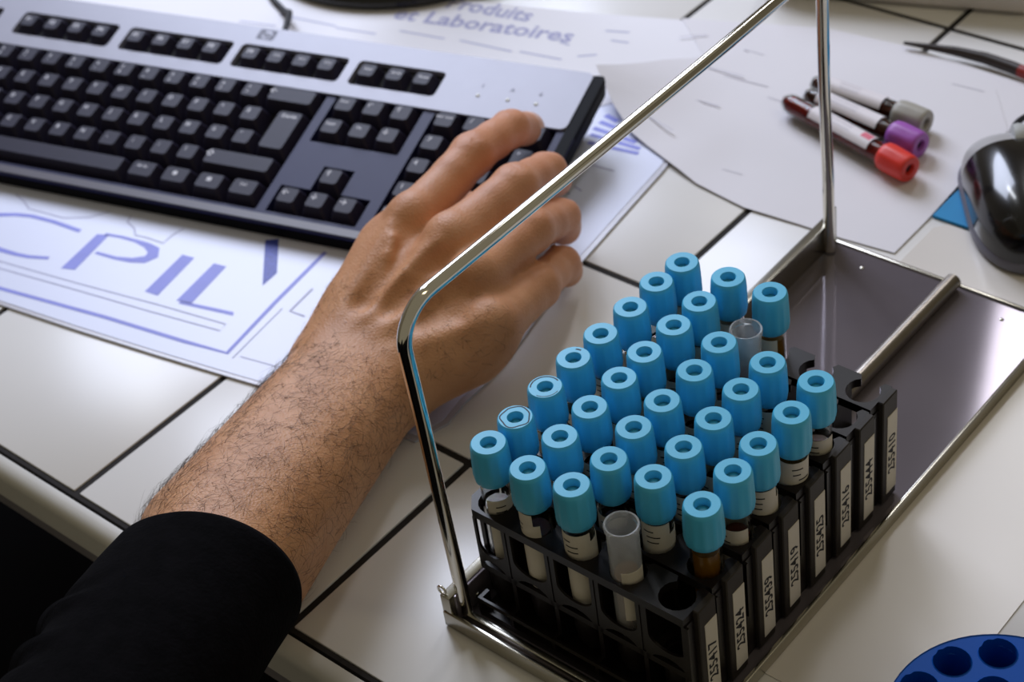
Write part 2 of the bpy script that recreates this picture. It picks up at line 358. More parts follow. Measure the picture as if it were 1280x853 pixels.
for k in range(5): MB().stroke(BAKED['blue%d' % k], 0.0040 - 0.0002*k, zt).build('printed_blue_line', M_print, pad)
for k in range(3): MB().stroke(BAKED['grey%d' % k], 0.0011, zt).build('printed_text_line', M_print_t, pad)

def rot2(pts, c, a):
    return [(c[0]+x*math.cos(a)-y*math.sin(a), c[1]+x*math.sin(a)+y*math.cos(a)) for x, y in pts]
doc = thing('printed_document', 'white printed document with slanted blue heading behind the keyboard', 'paper', (0, 0, 0))
poly = [(-0.62, 0.28), (-0.40, 0.305), (-0.150, 0.385), (-0.118, 0.430), (-0.096, 0.500), (-0.110, 0.523), (-0.152, 0.5115), (-0.2087, 0.4904), (-0.33, 0.452), (-0.62, 0.36)]
MB().prism(poly, 0.0018, 0.0021).build('paper_sheet', M_paper, doc)
def text_line(mb, w, a, b_, h, z, stretch=1.0):
    A = Vector((a[0], a[1])); B = Vector((b_[0], b_[1])); d = B-A; ang = math.atan2(d.y, d.x)
    vs, fs = TXT[w]; xs = [v[0] for v in vs]; wd = max(xs)-min(xs); sx = d.length/wd; x0 = min(xs)
    M = Matrix.Translation((A.x, A.y, z)) @ Matrix.Rotation(ang, 4, 'Z')
    mb.add([M @ Vector(((x-x0)*sx, (y+0.35)*h, 0)) for x, y, _ in vs], fs)
text_line_mb = MB(); text_line(text_line_mb, 'et Laboratoires', (-0.325, 0.4195), (-0.1985, 0.4535), 0.021, 0.0022); text_line_mb.build('printed_heading', M_print_t, doc)
mb = MB(); text_line(mb, 'Produits', (-0.302, 0.448), (-0.2395, 0.4605), 0.021, 0.0022); mb.build('printed_heading', M_print_t, doc)
for k in range(10): MB().stroke(BAKED['fine%d' % k], 0.0016, 0.0022).build('printed_text_line', M_print_l, doc)

def curved_sheet(name, poly, zf, m, parent, th=0.0003):
    """thin sheet over polygon (fan grid about centroid) with height field zf(x,y)"""
    cx = sum(p[0] for p in poly)/len(poly); cy = sum(p[1] for p in poly)/len(poly); n = len(poly); K = 10
    vs = []; fs = []
    for s_ in (1, 0):
        base = len(vs); vs.append((cx, cy, zf(cx, cy)+th*s_))
        for k in range(1, K+1):
            for p in poly:
                x, y = lerp((cx, cy), p, k/K); vs.append((x, y, zf(x, y)+th*s_))
        q = []
        for i in range(n):
            j = (i+1) % n; q.append((base, base+1+i, base+1+j))
            for k in range(K-1):
                a = base+1+k*n; q.append((a+i, a+n+i, a+n+j, a+j))
        fs += q if s_ else [f[::-1] for f in q]
    nb = 1+K*n
    for i in range(n):
        j = (i+1) % n; a = 1+(K-1)*n; fs.append((a+i, nb+a+i, nb+a+j, a+j))
    o = mesh_obj(name, vs, fs, m, parent); fix_normals(o); return smooth_by_angle(o, 40)
def densify(poly, step=0.02):
    out = []
    for i, p in enumerate(poly):
        q = poly[(i+1) % len(poly)]; m = max(1, int(math.hypot(q[0]-p[0], q[1]-p[1])/step))
        out += [lerp(p, q, k/m) for k in range(m)]
    return out
sh3 = thing('back_paper', 'white sheet whose far edge meets a dark pen, under the curled sheet', 'paper', (0, 0, 0))
curved_sheet('paper_sheet', densify([(-0.095, 0.44), (0.07, 0.44), (0.16, 0.47), (0.17, 0.52), (0.07, 0.5485), (-0.013, 0.5515), (-0.064, 0.5465), (-0.152, 0.513), (-0.11, 0.48)]), lambda x, y: 0.0024, M_paper2, sh3, 0.0002)
sh2 = thing('curled_paper', 'large white sheet with a curled corner, under the three loose blood tubes', 'paper', (0, 0, 0))
tip = BAKED['sheet2'][0]
def z2(x, y):
    d = math.hypot(x-tip[0], y-tip[1]); b_ = max(0, 1-d/0.085)
    e = max(0.0, 1-abs(y-(0.362))/0.03)*max(0, min(1, (0.06-x)/0.05)) if y < 0.40 else 0
    o_ = max(0, min(1, (-0.035-x)/0.025, 1), min(1, (y-0.405)/0.03))
    return 0.0007 + 0.0022*o_ + 0.0165*b_*b_ + 0.0006*e
curved_sheet('paper_sheet', densify(BAKED['sheet2'][:-2] + [(0.0885, 0.436), (0.086, 0.50), (0.06, 0.534), (-0.03, 0.524), (-0.095, 0.497), (-0.128, 0.462)], 0.014), z2, M_paper2, sh2, 0.0002)
for k in range(9): MB().stroke(BAKED['s2_%d' % k], 0.0010, z2(*BAKED['s2_%d' % k][0])+0.00035).build('printed_text_line', M_print_f, sh2)
sheet5 = thing('plastic_sheet', 'cream plastic sheet lying flat beneath the metal tray', 'sheet', (0, 0, 0))
MB().prism([(0.0945, 0.402), (0.0950, 0.20), (0.093, 0.0985), (0.2575, 0.0985), (0.260, 0.4085), (0.10, 0.4085)], 0.0002, 0.0006).build('sheet_body', M_sheet, sheet5)
bp_ = thing('blue_mat', 'bright blue mat showing at its corner beside the black mouse', 'mat', (0, 0, 0))
o = MB().prism([(0.0895, 0.4100), (0.27, 0.4100), (0.27, 0.60), (0.0895, 0.60)], 0.0003, 0.0020).build('mat_body', M_bluepad, bp_)

# ------------------------------------------------------------------ metal tray stand with its handle
TX = lambda y: 0.0640 - 0.018*(y-0.043)          # inner face of the left flange
tray = thing('metal_tray', 'metal tube-rack tray with a tall chrome carrying handle and dark polished plate', 'tray', (0, 0, 0))
MB().prism([(0.0625, 0.044), (0.1885, 0.044), (0.1885, 0.362), (0.0565, 0.362)], 0.0010, 0.0030).build('base_plate', M_steel_d, tray)
mb = MB().prism([(TX(0.043)-0.0055, 0.0425), (TX(0.043), 0.0425), (TX(0.36), 0.3625), (TX(0.36)-0.0055, 0.3625)], 0.0008, 0.0195)
o = mb.build('left_flange', M_steel, tray); bevel(o, 0.0006, 2)
o = MB().box(TX(0.05)-0.0001, TX(0.05)+0.0012, 0.0455, 0.080, 0.004, 0.0190).build('end_plate', M_steel_d, tray); bevel(o, 0.0003, 1)
for yy, zz in ((0.0585, 0.0085), (0.0725, 0.0135)):
    MB().lathe([(0.0016, 0), (0.0014, 0.0006), (0.0005, 0.0009)], 12).build('screw', M_chrome, tray, 40).matrix_local = Matrix.Translation((TX(0.05)+0.0011, yy, zz)) @ Matrix.Rotation(PI/2, 4, 'Y')
o = MB().box(0.0590, 0.1905, 0.0418, 0.0440, 0.0006, 0.0095).build('front_flange', M_steel, tray); bevel(o, 0.0005, 2)
o = MB().box(0.0650, 0.1870, 0.0478, 0.0512, 0.0030, 0.0068).build('front_ridge', M_steel, tray); bevel(o, 0.0005, 2)
o = MB().box(0.1880, 0.1900, 0.0418, 0.3625, 0.0006, 0.0080).build('right_flange', M_steel, tray); bevel(o, 0.0004, 2)
o = MB().box(0.0570, 0.1900, 0.3615, 0.3635, 0.0006, 0.0042).build('back_flange', M_steel, tray); bevel(o, 0.0004, 2)
def arc(c, r, a0, a1, n, ax):   # quarter bends in the handle's plane
    return [(c[0], c[1]+r*math.cos(a0+(a1-a0)*k/n), c[2]+r*math.sin(a0+(a1-a0)*k/n)) for k in range(n+1)]
path = [(0.0655, 0.0500, 0.0055), (0.0638, 0.0500, 0.060), (0.0620, 0.0500, 0.120)] + arc((0.0605, 0.0680, 0.156), 0.018, PI, PI/2, 10, 0) + \
       [(0.0600, 0.15, 0.1742), (0.0592, 0.25, 0.1745)] + arc((0.0580, 0.3340, 0.157), 0.018, PI/2, 0, 10, 0) + [(0.0585, 0.3525, 0.100), (0.0597, 0.3532, 0.050), (0.0602, 0.3535, 0.0040)]
MB().tube(path, 0.0031, 16).build('handle', M_chrome, tray, 50)
ringp = [(0.0590+0.0021*math.cos(2*PI*k/16), 0.0440, 0.0215+0.0021*math.sin(2*PI*k/16)) for k in range(17)]
MB().tube(ringp, 0.0006, 8, False).build('handle_clip', M_chrome, tray, 60)
o = MB().box(0.0595, 0.0615, 0.3560, 0.3585, 0.004, 0.030).build('handle_bracket', M_steel, tray); bevel(o, 0.0004, 1)
MB().tube([(0.1293, 0.2225, 0.0075), (0.1297, 0.27, 0.0075), (0.1302, 0.3600, 0.0075)], 0.0043, 16).build('divider_rod', M_rod, tray, 50)
for x, y in ((0.0823, 0.350), (0.163, 0.350)):
    MB().lathe([(0.0012, 0), (0.0010, 0.0004), (0.0004, 0.0006)], 10).build('weld_spot', M_steel, tray, 40).location = (x, y, 0.0030)

# ------------------------------------------------------------------ eight black five-hole rack strips
COLX = [0.0, 0.0233, 0.0470, 0.0702, 0.0942]
ROWY = [0.0680, 0.0876, 0.1088, 0.1287, 0.1491, 0.1699, 0.1894, 0.2088]
ROWX = [0.0772, 0.0770, 0.0768, 0.0764, 0.0760, 0.0757, 0.0750, 0.0748]
CODES = ['255417', '255424', '255439', '255419', '255425', '255416', '255444', '255410']
ZT = 0.0660
def strip_meshes():
    X0 = -0.0112; X1 = 0.1035; R = 0.0077
    def tier(z0, z1, yb=0.0088):
        hh = min(yb, 0.0088)
        pts = [(X0, -0.0030), (X0+0.0052, -0.0092), (X1, -0.0092), (X1, hh)]
        for cx in COLX[::-1]:                                   # slots open at the back, like a row of C clips
            h = math.sqrt(max(R*R-hh*hh, 0.0048**2)); a0 = math.atan2(min(hh, 0.0062), h)
            pts.append((cx+h+0.0012, hh)); 
            pts += [(cx+R*math.cos(a), R*math.sin(a)) for a in [a0-(PI+2*a0)*k/14 for k in range(15)]]
            pts.append((cx-h-0.0012, hh))
        pts.append((X0, hh)); mb = MB(); mb.prism(pts, z0, z1); return mb
    out = {}
    out['top_plate'] = tier(ZT-0.0045, ZT)
    out['middle_plate'] = tier(0.0300, 0.0335)
    mb = MB().box(X0+0.0040, X1, -0.0140, 0.0058, 0.0032, 0.0055)
    out['base'] = mb
    for k in range(6):
        mb = MB()
        x = [X0+0.0016, 0.01165, 0.03515, 0.0586, 0.0822, X1-0.0006][k]
        mb.box(x-0.0011, x+0.0011, -0.0088 if k else -0.0015, 0.0086, 0.0060, ZT-0.0044)
        out['web', k] = mb
    for cj, cx in enumerate(COLX):                              # front panel of each cell: U-shaped window above, square one below
        mb = MB(); w = 0.0112; z0, z1 = 0.0165, ZT-0.0044; r = 0.0093; zb = 0.0405
        wl, rl = (w, r) if cj else (0.0064, 0.0050)
        poly = [(cx-wl, 0.0300)] + [(cx-(0.0098 if (k > 4 or cj) else 0.0058)*math.cos(PI*k/8), 0.0300+0.0070*math.sin(PI*k/8)) for k in range(9)] + [(cx+w, 0.0300), (cx+w, z1), (cx+r, z1)] + [(cx+(r if k <= 5 else rl)*math.cos(a), zb+0.006+ 0.006*math.sin(a)) for k, a in enumerate([-PI*k/10 for k in range(11)])] + [(cx-rl, z1), (cx-wl, z1)]
        n = len(poly)
        vs = [(x, -0.0092, z) for x, z in poly]+[(x, -0.0080, z) for x, z in poly]
        mb.add(vs, [tuple(range(n)), tuple(range(n, 2*n))[::-1]]+[(i, n+i, n+(i+1) % n, (i+1) % n) for i in range(n)])
        out['front_panel', cj] = mb
    mb = MB()
    mb.box(X0+0.0040, X1, -0.0140, -0.0128, 0.0118, 0.0142)
    mb.box(X0+0.0040, X1, -0.0140, -0.0128, 0.0055, 0.0070)
    for x in (X0+0.0046, 0.01165, 0.03515, 0.0586, 0.0822, X1-0.0006): mb.box(x-0.0009, x+0.0009, -0.0138, -0.0078, 0.0055, 0.0140)
    out['foot_lattice'] = mb
    for cj, cx in enumerate(COLX):                              # rounded cups that carry the tube ends
        mb = MB(); mb.lathe([(0.0020, 0.0062), (0.0052, 0.0085), (0.0074, 0.0135), (0.0080, 0.020), (0.0080, 0.0300), (0.0068, 0.0300), (0.0066, 0.020), (0.0050, 0.011), (0.0010, 0.0098)], 16, (cx, 0, 0))
        out['cup', cj] = mb
    return out
SM = strip_meshes(); strip_data = {}
for r in range(8):
    where = ['nearest of the eight', 'second from the front', 'third from the front', 'fourth from the front', 'fifth from the front', 'sixth from the front', 'seventh from the front', 'rearmost of the eight'][r]
    st = thing('rack_strip', 'black rack strip with end label %s, %s' % (CODES[r], where), 'rack', (ROWX[r], ROWY[r], 0), None, 'black five-hole rack strips on the tray')
    for kk, mbb in SM.items():
        nm = kk if isinstance(kk, str) else kk[0]
        if kk not in strip_data:
            o = mbb.build(nm, M_black, st); fix_normals(o); smooth_by_angle(o, 30); strip_data[kk] = o.data
        else:
            o = bpy.data.objects.new(nm, strip_data[kk]); COL.objects.link(o); o.parent = st
    xe = [0.1835, 0.1832, 0.1828, 0.1824, 0.1820, 0.1817, 0.1814, 0.1812][r]-ROWX[r]
    if r == 0: pass
    o = MB().box(0.1030, xe, -0.0030, 0.0086, 0.0040, ZT).build('end_tab', M_tab, st); bevel(o, 0.0005, 1)
    lb = MB().box(xe-0.0001, xe+0.00025, 0.0003, 0.0082, 0.0085, 0.0555).build('end_label', M_label, st)
    mb = MB(); Mx = Matrix(((0, 0, 1, xe+0.0003), (0, -1, 0, 0.0042), (1, 0, 0, 0.0300), (0, 0, 0, 1)))
    # reads upward along the label
    Mx = Matrix(((0, 0, 1, xe+0.0003), (0, -1, 0, 0.0043), (1, 0, 0, 0.0315), (0, 0, 0, 1)))
    text_mb(mb, CODES[r], Mx, 0.0078); mb.build('label_text', M_ink, lb)

# ------------------------------------------------------------------ sample tubes
CAPS = {1: [(0.0773, 0.0683), (0.1008, 0.0674), (0.1236, 0.0682)], 2: [(0.0775, 0.0861), (0.1006, 0.0872), (0.1243, 0.0876), (0.1472, 0.0889), (0.1709, 0.0887)], 3: [(0.0773, 0.1076), (0.0998, 0.109), (0.1236, 0.1088), (0.1472, 0.1089), (0.1712, 0.1093)], 4: [(0.0761, 0.1286), (0.0997, 0.1283), (0.1238, 0.1283), (0.1463, 0.1295), (0.1705, 0.1288)], 5: [(0.076, 0.1485), (0.0992, 0.1486), (0.1226, 0.1493), (0.1457, 0.1498), (0.1708, 0.1491)], 6: [(0.0759, 0.1688), (0.0991, 0.1691), (0.1219, 0.1702), (0.146, 0.17), (0.17, 0.1704)], 7: [(0.0744, 0.1897), (0.0987, 0.1894)], 8: [(0.0754, 0.2078), (0.0983, 0.2089), (0.1214, 0.2098)]}
def rib(i, k): return (0.945 if (i % 4 == 0 and 1 <= k <= 4) else 1.0)
cap_prof = [(0.0070, 0.0), (0.0080, 0.0012), (0.0084, 0.0040), (0.0083, 0.0100), (0.0081, 0.0150), (0.0079, 0.0182), (0.0076, 0.0198), (0.0071, 0.0204),
            (0.0036, 0.0204), (0.0033, 0.0200), (0.0031, 0.0130)]
def cap_mesh(nm, m, par): return MB().lathe(cap_prof, 48, mod=rib).build(nm, m, par, 40)
def arc_shell(r, z0, z1, a0, a1, n=14, th=0.0002):
    vs = []; fs = []
    for k in range(n+1):
        a = a0+(a1-a0)*k/n
        for rr in (r, r+th):
            for z in (z0, z1): vs.append((rr*math.cos(a), rr*math.sin(a), z))
    for k in range(n):
        b_ = 4*k; fs += [(b_+2, b_+6, b_+7, b_+3), (b_, b_+1, b_+5, b_+4), (b_+1, b_+3, b_+7, b_+5), (b_, b_+4, b_+6, b_+2)]
    fs += [(0, 2, 3, 1), (4*n, 4*n+1, 4*n+3, 4*n+2)]
    return MB().add(vs, fs)
def make_tube(fill_m, cap=True, H=0.0800, fill=0.058):
    """origin at the tube's foot"""
    t = thing('sample_tube', '', 'tube')
    z0 = H+0.0
    if cap:
        c = cap_mesh('cap', M_cap, t); c.location = (0, 0, H-0.0076)
        s_ = MB().lathe([(0.0033, 0), (0.0033, 0.0006), (0.0025, 0.0015), (0.0012, 0.0019), (0.0002, 0.0020)], 20).build('stopper', M_stop, t, 60); s_.location = (0, 0, H+0.0078)
    MB().lathe([(0.0008, 0.0), (0.0040, 0.0012), (0.0060, 0.0045), (0.0065, 0.008), (0.0065, H), (0.0057, H), (0.0057, 0.008), (0.0052, 0.0050), (0.0036, 0.0022), (0.0006, 0.0012)], 24, caps=False).build('tube_glass', M_glass, t, 40)
    MB().lathe([(0.0006, 0.0014), (0.0034, 0.0024), (0.0050, 0.0052), (0.0055, 0.0085), (0.0055, fill)], 20).build('fluid', fill_m, t, 40)
    return t
def dup(src, nm='sample_tube'):
    r = src.copy(); COL.objects.link(r)
    for ch in src.children:
        c = ch.copy(); COL.objects.link(c); c.parent = r
    return r
protoA = make_tube(M_blood); protoB = make_tube(M_serum, fill=0.068)
usedA = usedB = False
label_d = {}
ORD = ['first', 'second', 'third', 'fourth', 'fifth']
SPECIAL = {(2, 0): ', top ringed with marker', (3, 0): ', top marked with broken arc', (4, 0): ', top flecked with marker'}
ROWN = {1: 'front row', 2: 'second row', 3: 'third row', 4: 'fourth row', 5: 'fifth row', 6: 'sixth row', 7: 'seventh row', 8: 'back row'}
Z0 = 0.0125 + 0.0752 - 0.0800            # foot height so that cap tops stand at 0.1005
TUBE_Z = 0.1005 - (0.0800 - 0.0076 + 0.0204)
for rw in range(1, 9):
    for c, (x, y) in enumerate(CAPS[rw]):
        serum = (rw, c) in ((2, 4), (5, 4), (8, 2), (7, 1), (8, 0), (6, 0))
        if serum:
            t = protoB if not usedB else dup(protoB); usedB = True
        else:
            t = protoA if not usedA else dup(protoA); usedA = True
        t.location = (x, y, TUBE_Z); t.rotation_euler = (random.uniform(-0.012, 0.012), random.uniform(-0.012, 0.012), random.uniform(0, 6.28))
        t['label'] = 'blue-capped blood tube, %s from the left in the %s%s' % (ORD[c], ROWN[rw], SPECIAL.get((rw, c), ''))
        t['group'] = 'blue-capped blood tubes in the black rack'
        fac = -PI/2 + random.uniform(-0.9, 0.9)               # label mostly turned to the front
        if (rw, c) in ((1, 0), (5, 4)): fac = -0.35
        if (rw, c) == (2, 4): fac = 2.2
        if (rw, c) == (1, 1): fac = -2.2
        if (rw, c) in ((1, 2), (2, 3)): fac = -1.3
        rz = t.rotation_euler.z; key = (rw+c) % 3
        zb = [0.0300, 0.0265, 0.0330][key]
        if (rw, c) == (2, 4) : zb = 0.030
        zt_ = [0.0700, 0.0650, 0.0715][key]
        lo = arc_shell(0.0066, zb, zt_, fac-rz-1.15, fac-rz+1.15).build('paper_label', M_label, t, 40)
        mk = MB()
        for q in range(3):
            a_ = fac-rz-0.6+random.uniform(-0.15, 0.15)+q*0.12
            pr = arc_shell(0.00685, zt_-0.004-0.0030*q, zt_-0.0034-0.0030*q, a_, a_+random.uniform(0.5, 0.9), 5, 0.00004); mk.add(pr.v, pr.f)
        mk.build('label_print', M_ink, lo)
        if (rw, c) in SPECIAL:
            zc = 0.0800-0.0076+0.0204+0.00005; mk = MB()
            if rw == 2: mk.stroke([(0.0062*math.cos(a)*(1+0.07*math.sin(5*a)), 0.0062*math.sin(a)*(1+0.07*math.cos(4*a))) for a in [2*PI*k/28 for k in range(28)]], 0.0006, zc, closed=True)
            elif rw == 3: mk.stroke([(0.0063*math.cos(a), 0.0063*math.sin(a)) for a in [1.2-rz+2.6*k/14 for k in range(15)]], 0.0006, zc); mk.stroke([(0.0064*math.cos(a), 0.0064*math.sin(a)) for a in [-1.5-rz+1.6*k/10 for k in range(11)]], 0.0003, zc)
            else: mk.stroke([(0.0055*math.cos(a), 0.0055*math.sin(a)) for a in [1.6-rz+0.45*k/4 for k in range(5)]], 0.0008, zc)
            mk.build('pen_mark', M_mark, t)
# two tubes without caps
for (x, y, z, lab) in ((0.1465, 0.0678, 0.0150, 'uncapped clear tube standing in the front row between blue caps and the open hole'), (0.1224, 0.1890, 0.0170, 'uncapped clear tube in the seventh row near the back of the rack')):
    t = thing('open_tube', lab, 'tube', (x, y, z), None, 'uncapped clear tubes')
    MB().lathe([(0.0008, 0.0), (0.0040, 0.0012), (0.0060, 0.0045), (0.0065, 0.008), (0.0066, 0.0745), (0.0072, 0.0750), (0.0074, 0.0772), (0.0071, 0.0778), (0.0064, 0.0776), (0.0059, 0.0740), (0.0058, 0.008), (0.0052, 0.0050), (0.0036, 0.0022), (0.0006, 0.0012)], 32, caps=False).build('tube_wall', M_clear, t, 40)
    MB().lathe([(0.0006, 0.0014), (0.0034, 0.0024), (0.0050, 0.0052), (0.0056, 0.0085), (0.0056, 0.050)], 20).build('fluid', M_serum if y < 0.1 else M_blood, t, 40)
    arc_shell(0.00675, 0.0280, 0.0560 if y < 0.1 else 0.052, -1.2, 0.35).build('paper_label', M_label, t, 40)
# ------------------------------------------------------------------ keyboard (local axes: x along the rows, y away from the user, z off the keys)
U = 0.01905; yaw = 0.26548124; tilt = 0.19153749
ex = Vector((math.cos(yaw), math.sin(yaw), 0)); ey = Vector((-math.sin(yaw)*math.cos(tilt), math.cos(yaw)*math.cos(tilt), math.sin(tilt))); nz = ex.cross(ey)
TOPZ = 0.0135
org = Vector((-0.27014563, 0.26589706, 0.030)) - nz*TOPZ
kb = thing('keyboard', 'dark grey and silver computer keyboard under the hand', 'keyboard', org)
kb.rotation_euler = Matrix((ex, ey, nz)).transposed().to_euler()
KX = lambda x: (x-14)*U
KY = lambda y: -(y-1)*U
def KR(x0, x1, y0, y1, r=0.06): return rrect(KX(x0), KX(x1), KY(y1), KY(y0), r*U)
XL, XR, YT, YB = -0.45, 23.66, -3.02, 5.06
GX = 0.2087; HX = 0.4747                                        # extra gaps before the arrow block and the number pad
body = KR(XL, XR, YT, YB, 0.42)
o = MB().prism(body, 0.0, 0.0030).build('case_bottom', M_rim, kb); smooth_by_angle(o, 40)
vs, fs = plate_with_holes(KR(XL-0.012, XR+0.012, YT-0.012, YB+0.012, 0.42), [KR(XL+0.05, XR-0.05, YT+0.05, YB-0.05, 0.38)], 0.0002, 0.0078)
smooth_by_angle(mesh_obj('case_apron', vs, fs, M_rim, kb), 40)
holes = [KR(-0.06, 15.07, -0.44, 4.58), KR(15.40, 18.53, -0.44, 1.55), KR(18.92, 23.05, -0.44, 4.56),
         [(KX(x), KY(y)) for x, y in ((15.40, 3.46), (16.42, 3.46), (16.42, 2.46), (17.50, 2.46), (17.50, 3.46), (18.53, 3.46), (18.53, 4.56), (15.40, 4.56))]]
vs, fs = plate_with_holes(KR(XL, XR, -0.47, YB-0.02, 0.2), [h[::-1] if 0 else h for h in holes], 0.0030, 0.0098)
o = mesh_obj('case_frame', vs, fs, M_case, kb); smooth_by_angle(o, 40)
o = MB().prism(KR(XL, XR, YT, -0.46, 0.3), 0.0030, 0.0070).build('case_back', M_rim, kb); smooth_by_angle(o, 40)
fw = [(-0.06, 1.10), (2.02, 6.08), (6.52, 10.70), (11.02, 15.10), (15.46, 18.60)]
fh = [KR(a, c, -2.10, -1.00, 0.16) for a, c in fw]
vs, fs = plate_with_holes(KR(XL+0.28, XR-0.36, YT+0.06, -0.47, 0.22), fh, 0.0070, 0.0112)
o = mesh_obj('silver_panel', vs, fs, M_silver, kb); smooth_by_angle(o, 40)
for q in ((XR-0.36, XR, YT+0.1, YB-0.3), (XL, XL+0.28, YT+0.1, YB-0.3)): MB().prism(KR(q[0], q[1], q[2], q[3], 0.1), 0.0070, 0.0106).build('side_rail', M_rim, kb)
o = MB().prism(KR(XL+0.3, XR-0.3, 4.72, YB-0.06, 0.1), 0.0098, 0.0106).build('front_rail', M_mband, kb)
mb = MB().prism(KR(-0.1, 15.1, -0.46, 4.6), 0.0030, 0.0034).prism(KR(15.3, 18.6, -0.46, 4.6), 0.0030, 0.0034).prism(KR(18.8, 23.1, -0.46, 4.6), 0.0030, 0.0034)
for a, c in fw: mb.prism(KR(a-0.05, c+0.05, -2.15, -0.95), 0.0070, 0.0074)
mb.build('well_floor', M_well, kb)
for a in (1.0, 21.5):
    MB().box(KX(a), KX(a)+0.03, KY(-2.6)-0.012, KY(-2.6), -0.0215, 0.0002).build('rear_foot', M_case, kb)
def key_mesh(w, h, z0=0.0034, z1=TOPZ, shift=0.0006):
    """key cap w x h (m): flared skirt, bevelled shoulder, flat top set slightly back"""
    b0 = (w/2-0.0006, h/2-0.0006); t = (w/2-0.0040, h/2-0.0041)
    rings = [(b0[0], b0[1], z0, 0, 0.0008), (t[0]+0.0005, t[1]+0.0005, z1-0.0006, shift, 0.0014), (t[0], t[1], z1, shift, 0.0014)]
    vs = []; fs = []
    for a, b_, z, s_, r in rings:
        vs += [(x, y+s_, z) for x, y in rrect(-a, a, -b_, b_, r, 1)]
    n = 8
    for k in range(2): fs += [(k*n+i, k*n+(i+1) % n, (k+1)*n+(i+1) % n, (k+1)*n+i) for i in range(n)]
    fs += [tuple(range(2*n, 3*n)), tuple(range(n))[::-1]]
    return vs, fs
key_cache = {}
def key(x, y, w=1.0, h=1.0, leg=None, size=0.0042, off=(-0.0022, 0.0018), lift=0.0, name='key'):
    """x,y = centre in key units"""
    kk = (round(w, 2), round(h, 2))
    if kk not in key_cache:
        vs, fs = key_mesh(w*U, h*U); o = mesh_obj(name, vs, fs, M_key, kb); smooth_by_angle(o, 25); key_cache[kk] = o.data
    else:
        o = bpy.data.objects.new(name, key_cache[kk]); COL.objects.link(o); o.parent = kb
    o.location = (KX(x), KY(y), lift)
    if leg:
        mb = MB()
        for k, l in enumerate(leg if isinstance(leg, list) else [leg]):
            ox = -(w*U/2)+0.0056 if w > 1.6 else off[0]
            if isinstance(leg, list): pos = [(off[0], off[1]), (off[0], -0.0022)][k]
            else: pos = (ox+0.0012*(len(l) > 2), off[1])
            text_mb(mb, l, Matrix.Translation((pos[0], pos[1]+0.0006, TOPZ+0.00006)), size if len(l) < 3 else size*0.62)
        mb.build('legend', M_legend, o)
    return o
for k, l in enumerate(['²'] + list("&é\"'(-è_çà)=")):
    l2 = None if k == 0 else (['1','2','3','4','5','6','7','8','9','0','ø','+'][k-1])
    key(k+0.5, 0, leg=None if k == 0 else [l2, l], size=0.0036)
key(14.0, 0, 2.0, leg='←', size=0.006)
key(0.75, 1, 1.5, leg='Tab')
for k, l in enumerate("AZERTYUIOP^$"): key(k+2.0, 1, leg=l)
key(0.875, 2, 1.75, leg='Verr')
for k, l in enumerate("QSDFGHJKLMù*"): key(k+2.25, 2, leg=l)
key(0.625, 3, 1.25, leg='⇧')
for k, l in enumerate("<WXCVBN,;:!"): key(k+1.75, 3, leg=l)
key(13.625, 3, 2.75, leg='⇧', size=0.006)
key(14.375, 1.5, 1.25, 2.0, leg='Entrée', size=0.0062, off=(-0.001, 0.0115))
for x, w, l in ((0.625, 1.25, 'Ctrl'), (1.875, 1.25, 'A'), (3.125, 1.25, 'Alt'), (10.625, 1.25, 'Alt Gr'), (11.875, 1.25, None), (13.125, 1.25, None), (14.375, 1.25, 'Ctrl')):
    o = key(x, 4, w, leg=l if l != 'A' else None, size=0.0046)
    if x in (11.875,): MB().lathe([(0.0017, 0), (0.0017, 0.0001)], 14).build('legend', M_legend, o).location = (-0.0008, 0.0016, TOPZ)
    if x in (13.125,): MB().box(-0.0022, 0.0010, 0.0002, 0.0032, TOPZ, TOPZ+0.0001).build('legend', M_legend, o)
key(6.875, 4, 6.25)
for k, (a, b_) in enumerate([('Inser', 'Suppr'), ('↖', 'Fin'), ('↑', '↓')]):
    key(15.75+GX+k, 0, leg=a, size=0.0052 if len(a) < 2 else 0.0048); key(15.75+GX+k, 1, leg=b_, size=0.0052 if len(b_) < 2 else 0.0048)
key(16.75+GX, 3, leg='↑', size=0.0056)
for k, l in enumerate('←↓→'): key(15.75+GX+k, 4, leg=l, size=0.0056)
NX = 18.5+HX
for r, row in enumerate([['Verr num', '/', '*', None], ['7', '8', '9', None], ['4', '5', '6', None], ['1', '2', '3', None]]):
    for k, l in enumerate(row):
        if k == 3:
            if r == 0: key(NX+3.5, 0, leg='-')
            continue
        key(NX+0.5+k, r, leg=l, size=0.0046)
key(NX+1.0, 4, 2.0, leg='0'); key(NX+2.5, 4, leg='.')
key(NX+3.5, 1.5, 1, 2, leg='+', off=(-0.0022, 0.0115)); key(NX+3.5, 3.5, 1, 2)
fl_ = [(0.5, 'Ech')]+[(2.59+1.01*k, 'F%d' % (k+1)) for k in range(4)]+[(7.09+1.01*k, 'F%d' % (k+5)) for k in range(4)]+[(11.66+0.96*k, 'F%d' % (k+9)) for k in range(4)]+[(16.04, 'Impr'), (17.04, 'Arrêt'), (18.02, 'Pause')]
for x, l in fl_: key(x, -1.50, 0.94, 0.94, leg=l, size=0.0048, off=(-0.0008, 0.001), lift=0.0014)
lg = MB(); ox, oy = KX(11.64), KY(-2.62)
ring = plate_with_holes(rrect(ox-0.0062, ox+0.0062, oy-0.0044, oy+0.0044, 0.0012), [circle(ox, oy, 0.0038, 20)], 0.0112, 0.01132)
lg.add(*ring); text_mb(lg, 'hp', Matrix.Translation((ox, oy+0.0003, 0.01135)), 0.0062); lg.build('logo', M_logo, kb)
